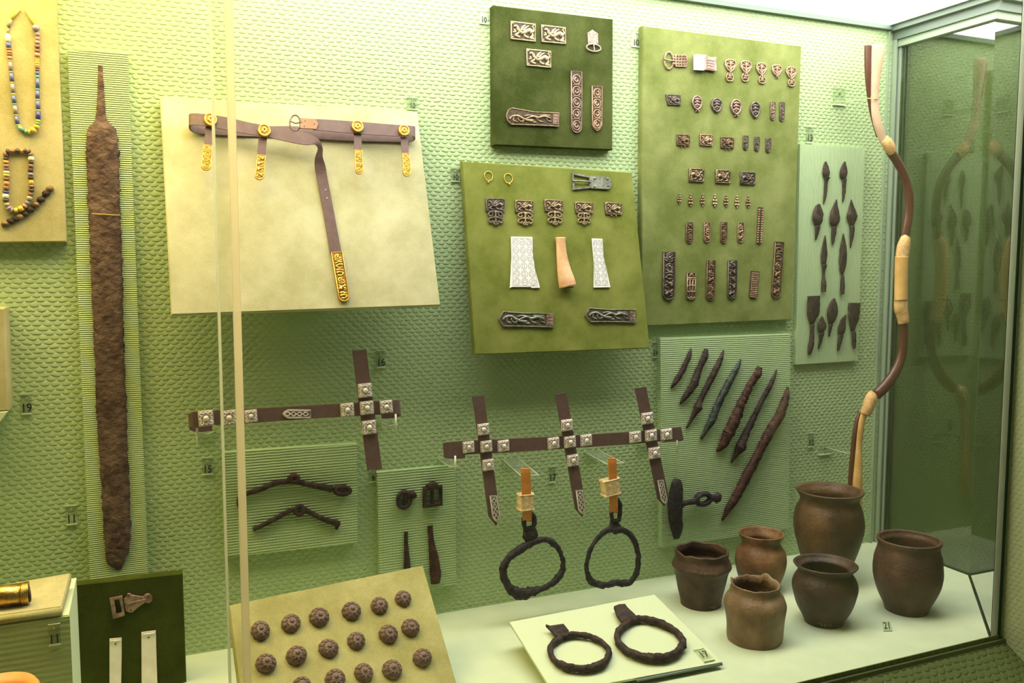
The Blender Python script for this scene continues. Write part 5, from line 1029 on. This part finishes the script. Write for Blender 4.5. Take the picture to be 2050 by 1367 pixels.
# ------------------------------------------------------------------ left box, cushion, gold tube, terracotta rim
BX = -0.0965; BF = -0.30; BB = -0.155; BT = -0.443
t = Thing('plinth_box', 'ribbed green plinth box in the lower left corner', 'box', WORLD, (-0.25, -0.23, ZF))
t.part('body', MB().box(-0.5, BX-.002, BF+.003, BB, ZF, BT), M['card'])
PBX = wallp(BF)
o = mesh_obj('ribbed_front', MB().box(-0.5, BX-.001, ZF, BT-.001, -.003, 0), M['rib_wide'], (0, 0, 0)); o.parent = t.e; o.matrix_parent_inverse = Matrix.Translation((-0.25, -0.23, ZF)).inverted(); o.matrix_basis = PBX.m
numbers(PBX, FULL, 109, 1269, 24, 42, '11', 'clear plate reading 11 on the ribbed front of the plinth box')
a = Vector((0, BF+.006, BT+.006)); b = Vector((0, BB+.004, BT+.022))
PCU = Plane(a, (1, 0, 0), b-a)
t = Thing('velvet_cushion', 'tan velvet pad lying on top of the plinth box', 'display board', PCU, (-0.2, 0.07, -0.006))
ln = (b-a).length
q = [PCU.loc(x, y, .006) for x, y in ((-90, 1186), (142, 1146), (124, 1214), (-90, 1244))]
t.part('pad', MB().prism(q, -.006, .006, .003), M['vel_left'])
t.part('fringe', MB().tube([(q[3].x, q[3].y, 0), (q[2].x, q[2].y, 0)], .0055, 8), M['vel_stud'])
g0 = PCU.loc(-60, 1200, .02); g1 = PCU.loc(52, 1186, .02); g2 = PCU.loc(62, 1184, .02)
t = Thing('gold_tube', 'old gold tube lying on the tan velvet pad', 'tube', PCU, (g1.x, g1.y, .006))
t.part('tube', MB().tube([(g0.x, g0.y, .0195), (g1.x, g1.y, .0195)], .0135, 18), M['gold_t'])
e = MB()
for k in range(4): p = g1.lerp(g2, k/3-.6); e.tube([(p.x-.001, p.y, .0195), (p.x+.001, p.y, .0195)], .0143, 18)
t.part('milled_band', e, M['gold_t'])
t.part('hollow_end', MB().tube([(g1.x, g1.y, .0195), (g2.x-.002, g2.y, .0195)], .0125, 18), M['recess'])
c = on_z(10, 1400, ZF+.09); c.y = -0.42; c = on_y(2, 1405, -0.40)
pr = [(.02, 0), (.035, .005), (.04, .03), (.036, .05), (.042, .058), (.038, .060), (.030, .055), (.030, .03)]
t = Thing('orange_jar', 'curved orange rim of a jar at the bottom left corner', 'jar', WORLD, (c.x, c.y, ZF))
zt = on_y(5, 1374, -0.40).z; sc = (zt-ZF)/.060
t.part('body', MB().lathe((c.x-.002, c.y, ZF), [(r*1.0, z*sc) for r, z in pr], 40), M['terra'])

# ------------------------------------------------------------------ deep green standing board with buckle and silver strips
YB = -0.10
P_DG = wallp(YB)
zb = ZF
tl, tr = P_DG.loc(152, 1170), P_DG.loc(366, 1147)
t = Thing('velvet_board', 'deep green velvet board standing beside the plinth box', 'display board', P_DG, ((tl.x+tr.x)/2, zb, -.012))
t.part('velvet_face', MB().prism([tl, tr, (tr.x, zb), (tl.x, zb)], -.016, 0, .003), M['vel_dark2'])
t.part('rear_strut', MB().box((tl.x+tr.x)/2-.03, (tl.x+tr.x)/2+.03, zb, zb+.08, -.06, -.016), M['card'])
CL = crop(0, 960, 3.3575)
t = Thing('bronze_buckle', 'brown cast buckle with shaped plate on the deep green board', 'buckle', P_DG, (*P_DG.loc(*CL(860, 845)), .001))
fo = [(737, 792), (822, 775), (840, 905), (760, 926)]; fi = [(768, 800), (802, 794), (822, 882), (782, 896)]
t.part('loop', MB().ring(ccw(outline(P_DG, CL, fo)), ccw(outline(P_DG, CL, fi)), .001, .006), M['bronze_p'])
t.part('plate', MB().prism(outline(P_DG, CL, [(832, 798), (852, 782), (856, 762), (872, 758), (888, 770), (960, 782), (982, 762), (1005, 760), (1024, 782), (1022, 810), (1000, 826), (975, 820), (908, 870), (890, 888), (866, 886), (846, 878), (836, 850)]), .001, .0045, .0012), M['bronze_p'])
e = MB().tube([(*P_DG.loc(*CL(x, y)), .0048) for x, y in ((850, 835), (900, 815), (985, 795))], .0010, 6); t.part('central_rib', e, M['bronze_p'])
for x, y in ((996, 778), (866, 770), (880, 870), (838, 828)):
    p = P_DG.loc(*CL(x, y)); t.part('rivet_hole', MB().tube([(p.x, p.y, .004), (p.x, p.y, .0049)], .0015, 8), M['recess'])
for q, lb in (([(736, 1066), (818, 1058), (818, 1180), (814, 1420), (736, 1420)], 'left and lower silver sheet strip on the deep green board'), ([(950, 1022), (1047, 1010), (1052, 1200), (1060, 1420), (952, 1420)], 'right and higher silver sheet strip on the deep green board')):
    o = outline(P_DG, CL, q); t = Thing('silver_strip', lb, 'strip', P_DG, (*o[0], .001), 'silver strips')
    t.part('sheet', MB().prism(o, .001, .0024, .0003), M['silver_s'])
    x0, x1 = q[0], q[1]; t.part('folded_edge', MB().tube([(*P_DG.loc(*CL(x0[0]+4, x0[1]+16)), .003), (*P_DG.loc(*CL(x1[0]-4, x1[1]+16)), .003)], .0012, 6), M['silver'])
    p = P_DG.loc(*CL((x0[0]+x1[0])/2, x0[1]+34)); t.part('pin', MB().ball((p.x, p.y, .0024), .0016, seg=8, rings=4), M['bronze_d'])

# ------------------------------------------------------------------ slanted board with round studs
up = Vector((-0.0255, 0.7439, 0.6678)); ac = Vector((0.98666, 0.1628, 0.0002))
o0 = on_y(458, 1210, -0.20)
P_ST = Plane(o0, ac, up)
tl, tr = P_ST.loc(458, 1210), P_ST.loc(847, 1130)
low = -(o0.z-ZF)/P_ST.uy.z+.012
bl, br_ = P_ST.loc(478, 1367), P_ST.loc(915, 1367)
def ext(a, b): k = (low-a.y)/(b.y-a.y); return (a.x+(b.x-a.x)*k, low)
t = Thing('velvet_board', 'yellowish velvet board sloping forward with rows of round studs', 'display board', P_ST, (tl.x+.1, low, -.012))
t.part('velvet_face', MB().prism([tl, tr, ext(tr, br_), ext(tl, bl)], -.012, 0, .003), M['vel_stud'])
vs = []
for x in (tl.x+.06, tr.x-.06):
    for (y, h) in ((tl.y-.03, -.012), (low+.02, -.012)): vs.append(Vector((x, y, h)))
s0 = [P_ST.m @ v for v in vs]
pr_ = MB(); V = []
for i in (0, 1):
    a, b = s0[2*i], s0[2*i+1]; V += [a, b, Vector((b.x, b.y, ZF)), Vector((a.x, a.y, ZF))]
pr_.add([P_ST.loc3(v) for v in V], [(0, 1, 2, 3), (4, 5, 6, 7), (0, 1, 5, 4), (1, 2, 6, 5), (2, 3, 7, 6), (3, 0, 4, 7)]); t.part('sloping_stand', pr_, M['card'])
CM = crop(440, 1110, 4.1)
SP = [(337, 615), (588, 555), (820, 505), (1085, 455), (1315, 410), (1510, 352), (383, 885), (633, 820), (897, 760), (1125, 698), (1388, 645), (1570, 592), (672, 1075), (952, 1012), (1187, 962), (1420, 935), (1668, 838)]
RN = [('top', 6, 0), ('second', 6, 6), ('third', 5, 12)]
sm_ = mat('boss_bronze', (0.115, 0.068, 0.045), (0.22, 0.145, 0.105), rough=0.6, metal=0.15, vs=150, bump=0.5, bs=350)
base_me = None
for i, (x, y) in enumerate(SP):
    p = P_ST.loc(*CM(x, y), .006); rn = RN[0] if i < 6 else RN[1] if i < 12 else RN[2]
    R = .0142
    th = Thing('round_stud', f'{ORD[i-rn[2]]} round stud from the left in the {rn[0]} row of the sloping board', 'stud', P_ST, (p.x, p.y, 0), 'round domed studs on the sloping board')
    if base_me is None:
        def fn(q, a, r, z): return (r*(1+.03*math.cos(10*a)), z)
        prof = [(.0005, .0001), (R, .0001), (R, .003), (R*.97, .0052), (R*.86, .0078), (R*.66, .0098), (R*.4, .0112), (.0005, .0117)]
        m1 = MB().lathe((0, 0, 0), prof, 40, fn); e = MB()
        for k in range(10):
            a = k*math.pi/5; e.tube([(R*math.cos(a+d)*q, R*math.sin(a+d)*q, zz) for d, q, zz in ((-.22, .92, .0066), (-.26, .72, .0096), (-.12, .50, .0112), (.12, .50, .0112), (.26, .72, .0096), (.22, .92, .0066))], .0008, 5)
        m3 = MB().ball((0, 0, .0105), R*.26, rz=.0035, seg=14, rings=5, half=True)
        th.org = (0, 0, 0); base_me = [th.part(n_, mm, sm_).data for n_, mm in (('dome', m1), ('petal_relief', e), ('centre_boss', m3))]
    else:
        for n_, me in zip(('dome', 'petal_relief', 'centre_boss'), base_me):
            oo = bpy.data.objects.new(n_, me); COL.objects.link(oo); oo.parent = th.e
    th.e.matrix_world = P_ST.m @ Matrix.Translation((p.x, p.y, 0)) @ Matrix.Rotation(i*.7, 4, 'Z') @ Matrix.Diagonal((random.uniform(.92, 1.06), random.uniform(.92, 1.06), random.uniform(.9, 1.1), 1))

# ------------------------------------------------------------------ tilted card with two stirrups
cb, cf = ZF+.05, ZF+.012
c0, c1, c2, c3 = on_z(1020, 1245, cb), on_z(1310, 1190, cb), on_z(1446, 1325, cf), on_z(1108, 1387, cf)
P_CD = Plane((c0+c1+c2+c3)/4, c1-c0+(c2-c3), (c0+c1)-(c2+c3))
t = Thing('tilted_card', 'pale green card tilted on the floor under two iron stirrups', 'card', P_CD, (0, 0, -.004))
t.part('card', MB().prism([P_CD.loc(*p) for p in ((1020, 1245), (1310, 1190), (1446, 1325), (1108, 1387))], -.004, 0), M['card'])
x0, x1 = c0.x+.03, c1.x-.03; yb, yf = c0.y-.005, c3.y+.02
k = lambda y: cf+(cb-cf)*(y-c3.y)/(c0.y-c3.y)-.005
V = [(x0, yb, ZF), (x1, yb, ZF), (x1, yf, ZF), (x0, yf, ZF), (x0, yb, k(yb)), (x1, yb, k(yb)), (x1, yf, k(yf)), (x0, yf, k(yf))]
t.part('support_wedge', MB().add([P_CD.loc3(v) for v in V], [(0, 1, 2, 3), (4, 5, 6, 7), (0, 1, 5, 4), (1, 2, 6, 5), (2, 3, 7, 6), (3, 0, 4, 7)]), M['card'])
e = MB().tube([(*P_CD.loc(1275, 1359), -.003), (*P_CD.loc(1446, 1326), -.003)], .0022, 6); t.part('ribbed_edge', e, M['trim'])
numbers(P_CD, FULL, 1409, 1312, 24, 22, '17', 'clear plate reading 17 on the tilted card', tsize=.5, low=False)
def lying(label, ring, flange, slot):
    t = Thing('lying_stirrup', label, 'stirrup', P_CD, (*P_CD.loc(*CI(*ring[0][:2])), 0), 'stirrups lying on the tilted card')
    h = .009; rs = cr([(*P_CD.loc(*CI(x, y), h), w*.95/2.971*sum(P_CD.scl(*CI(x, y), h))/2*.62) for x, y, w in ring], 9, True)
    t.part('iron_ring', MB().tube([(a, b, max(.004, c_)*1.35+.001) for a, b, c_ in rs], [max(.004, q[2]) for q in rs], 10, closed=True, sq=1.15, rough=.34), M['iron'])
    o = outline(P_CD, CI, flange, .012); t.part('flange', MB().prism(o, .008, .013, .001), M['iron'])
    f = cquad(P_CD, CI, *slot, 10, .013); t.part('slot', MB().prism(fpoly(f, RECT), .0128, .0134), M['ink'])
lying('left smaller iron stirrup lying on the tilted card', [(500, 1105, 22), (435, 1150, 22), (420, 1195, 22), (445, 1245, 22), (500, 1285, 28), (570, 1300, 28), (650, 1298, 28), (730, 1272, 28), (770, 1215, 24), (758, 1168, 20), (715, 1132, 20), (650, 1106, 20), (570, 1096, 22)],
      [(394, 1040), (420, 1048), (500, 1036), (532, 1076), (525, 1108), (455, 1108), (430, 1078)], (470, 1080, 26, 8))
lying('right larger iron stirrup lying on the tilted card', [(890, 1025, 24), (835, 1070, 26), (818, 1120, 26), (845, 1170, 26), (905, 1212, 28), (990, 1238, 30), (1090, 1240, 30), (1160, 1215, 28), (1205, 1168, 28), (1208, 1130, 24), (1170, 1080, 22), (1100, 1042, 24), (1010, 1012, 24), (935, 1006, 24)],
      [(799, 932), (830, 920), (866, 918), (882, 940), (930, 985), (940, 1010), (850, 1024), (818, 985)], (875, 978, 36, 10))

# ------------------------------------------------------------------ pots on the floor
def pot(name, label, base, levels, mats, fn=None, seg=56, lines=None, hollow=.86, mark=None, rimname='rim', mr=None):
    """base: px of base centre; levels: (py of the axis, half width px) from base to rim"""
    c = on_z(*base, ZF); d = Vector((c.x-CAMP.x, c.y-CAMP.y)); dn = d.normalized()
    def hz(py):       # height above the floor on the pot axis
        r = ray(base[0]+(0), py); tt = d.length/Vector((r.x, r.y)).dot(dn); return CAMP.z+r.z*tt-ZF
    dep = (c-CAMP).dot(FWD)
    prof = []
    for py, hw in levels:
        z = max(0, hz(py)); P = Vector((c.x, c.y, ZF+z)); s = (P-CAMP).dot(FWD)/FPX; prof.append((hw*s, z))
    prof[0] = (prof[0][0], 0)
    pr = cr(prof, 7); H = prof[-1][1]
    t = Thing(name, label, 'pot', WORLD, (c.x, c.y, ZF))
    wt = prof[-1][0]*.09
    neck = [(r-wt, z) for r, z in pr if z > H*.25][::-1]
    full = [(.001, 0)]+[p for p in pr]+[(prof[-1][0]-wt*.4, H+wt*.35)]+neck+[(.001, H*.24)]
    n_in = len(pr)+2
    t.part('body', MB().lathe((c.x, c.y, ZF), full, seg, fn), mats)
    if lines:
        for k, (q0, q1, n) in enumerate(lines):
            for j in range(n):
                z = H*(q0+(q1-q0)*j/max(1, n-1)); r = next((a[0]+(b[0]-a[0])*(z-a[1])/max(1e-9, b[1]-a[1]) for a, b in zip(pr, pr[1:]) if a[1] <= z <= b[1]), pr[-1][0])
                e = MB().tube([(c.x+(r+.0001)*math.cos(a), c.y+(r+.0001)*math.sin(a), ZF+z) for a in [i*2*math.pi/48 for i in range(48)]], .0006, 5, closed=True); t.part('incised_line', e, mats)
    if mark:
        az, q, n = mark; z = H*q; r = next((a[0]+(b[0]-a[0])*(z-a[1])/max(1e-9, b[1]-a[1]) for a, b in zip(pr, pr[1:]) if a[1] <= z <= b[1]), pr[0][0])
        a0 = math.atan2(-dn.y, -dn.x)+az; e = MB(); rr = r*1.025+.0006
        S_ = lambda u, v: (c.x+rr*math.cos(a0+u/rr), c.y+rr*math.sin(a0+u/rr), ZF+z+v)
        for j in range(n):
            u = j*.005; e.tube([S_(u, .002), S_(u+.002, .0028), S_(u+.0025, .001), S_(u+.0005, -.001), S_(u+.003, -.0012)][:3+j % 3], .00028, 4)
        t.part('inventory_mark', e, M['chalk'])
    return t, c, prof
def wob(a1, a2, s, rim=0.0, ph=0.0):
    def fn(q, a, r, z):
        n1 = noise.noise(Vector((math.cos(a)*1.3+s, math.sin(a)*1.3, z*18))); n2 = noise.noise(Vector((math.cos(a)*4+s, math.sin(a)*4, z*60)))
        k = 1+a1*n1+a2*n2; zz = z
        if rim and z > .07: zz = z*(1+rim*(noise.noise(Vector((math.cos(a)*2.2+s*3, math.sin(a)*2.2, 5)))))
        return r*k, zz
    return fn
CLAY_A = clay('brown_clay', (.050, .026, .013), (.115, .060, .026), (.19, .105, .04))
CLAY_B = clay('orange_brown_clay', (.10, .048, .020), (.23, .12, .052), (.32, .18, .09))
CLAY_C = clay('dark_umber_clay', (.040, .024, .016), (.10, .060, .032), (.14, .07, .03))
CLAY_D = clay('pale_tan_clay', (.13, .080, .040), (.24, .16, .085), (.31, .22, .14), 200)
CLAY_E = clay('blackish_clay', (.028, .016, .012), (.070, .040, .024), (.10, .055, .03))
CLAY_F = clay('dark_red_brown_clay', (.050, .025, .018), (.10, .050, .030), (.19, .09, .025))
pot('large_pot', 'largest brown pot with flaring rim standing at the back below the bow', (1655, 1164), [(1164, 36), (1148, 41), (1120, 50), (1095, 58), (1070, 65), (1045, 68), (1020, 64), (1004, 57), (994, 57), (986, 62), (981, 65)], CLAY_A, wob(.02, .006, 1))
pot('flared_pot', 'small orange-brown pot with flaring rim in the back row', (1521, 1178), [(1178, 31), (1165, 38), (1145, 46), (1122, 50.5), (1102, 47), (1090, 39), (1082, 37), (1073, 42), (1067, 45)], CLAY_B, wob(.025, .006, 2))
pot('collared_pot', 'dark straight-sided pot with a thick collar and wavy rim at the left', (1403, 1208), [(1208, 40), (1196, 41), (1170, 47), (1145, 53), (1136, 57), (1130, 60), (1122, 57), (1112, 53), (1101, 54)], CLAY_C, wob(.05, .012, 3, .05), mark=(.42, .06, 3))
def broken(q, a, r, z):
    k, zz = wob(.05, .014, 4, .03)(q, a, r, z)
    if z > .085: zz = z+.007*max(0, math.cos(a-2.5)-.96)/.04+.007*max(0, math.cos(a-.4)-.97)/.03+.002*noise.noise(Vector((math.cos(a)*6, math.sin(a)*6, 1)))
    return k, zz
pot('chipped_pot', 'pale tan squat pot with a broken jagged rim in front', (1510, 1279), [(1279, 53), (1268, 55), (1245, 56), (1222, 59), (1208, 61), (1194, 57), (1182, 48), (1174, 47), (1168, 49)], CLAY_D, broken)
t5, c5, _ = pot('dark_pot', 'blackish shouldered pot with wide rim in the front row', (1649, 1244), [(1244, 37), (1232, 42), (1212, 53), (1190, 60), (1172, 63), (1158, 60), (1146, 53), (1139, 51), (1133, 58), (1128, 62)], CLAY_E, wob(.012, .004, 5), mark=(-.25, .07, 5))
pot('lined_pot', 'tall dark pot with fine incised lines standing at the right', (1814, 1220), [(1220, 40), (1208, 44), (1185, 55), (1160, 63), (1138, 65.5), (1116, 63), (1098, 58), (1090, 57), (1083, 60), (1078, 61)], CLAY_F, wob(.02, .005, 6), lines=[(.70, .88, 9)])
PF = Plane((0, 0, ZF), (1, 0, 0), (0, 1, 0))
pn = on_z(1775, 1263, ZF)
PN = Plane(pn, (0.93, -0.36, 0), (0.2, 0.5, 0.85))
numbers(PN, FULL, 1775, 1253, 17, 18, '21', 'small clear plate reading 21 on the floor in front of the tall lined pot', tsize=.75, low=False)
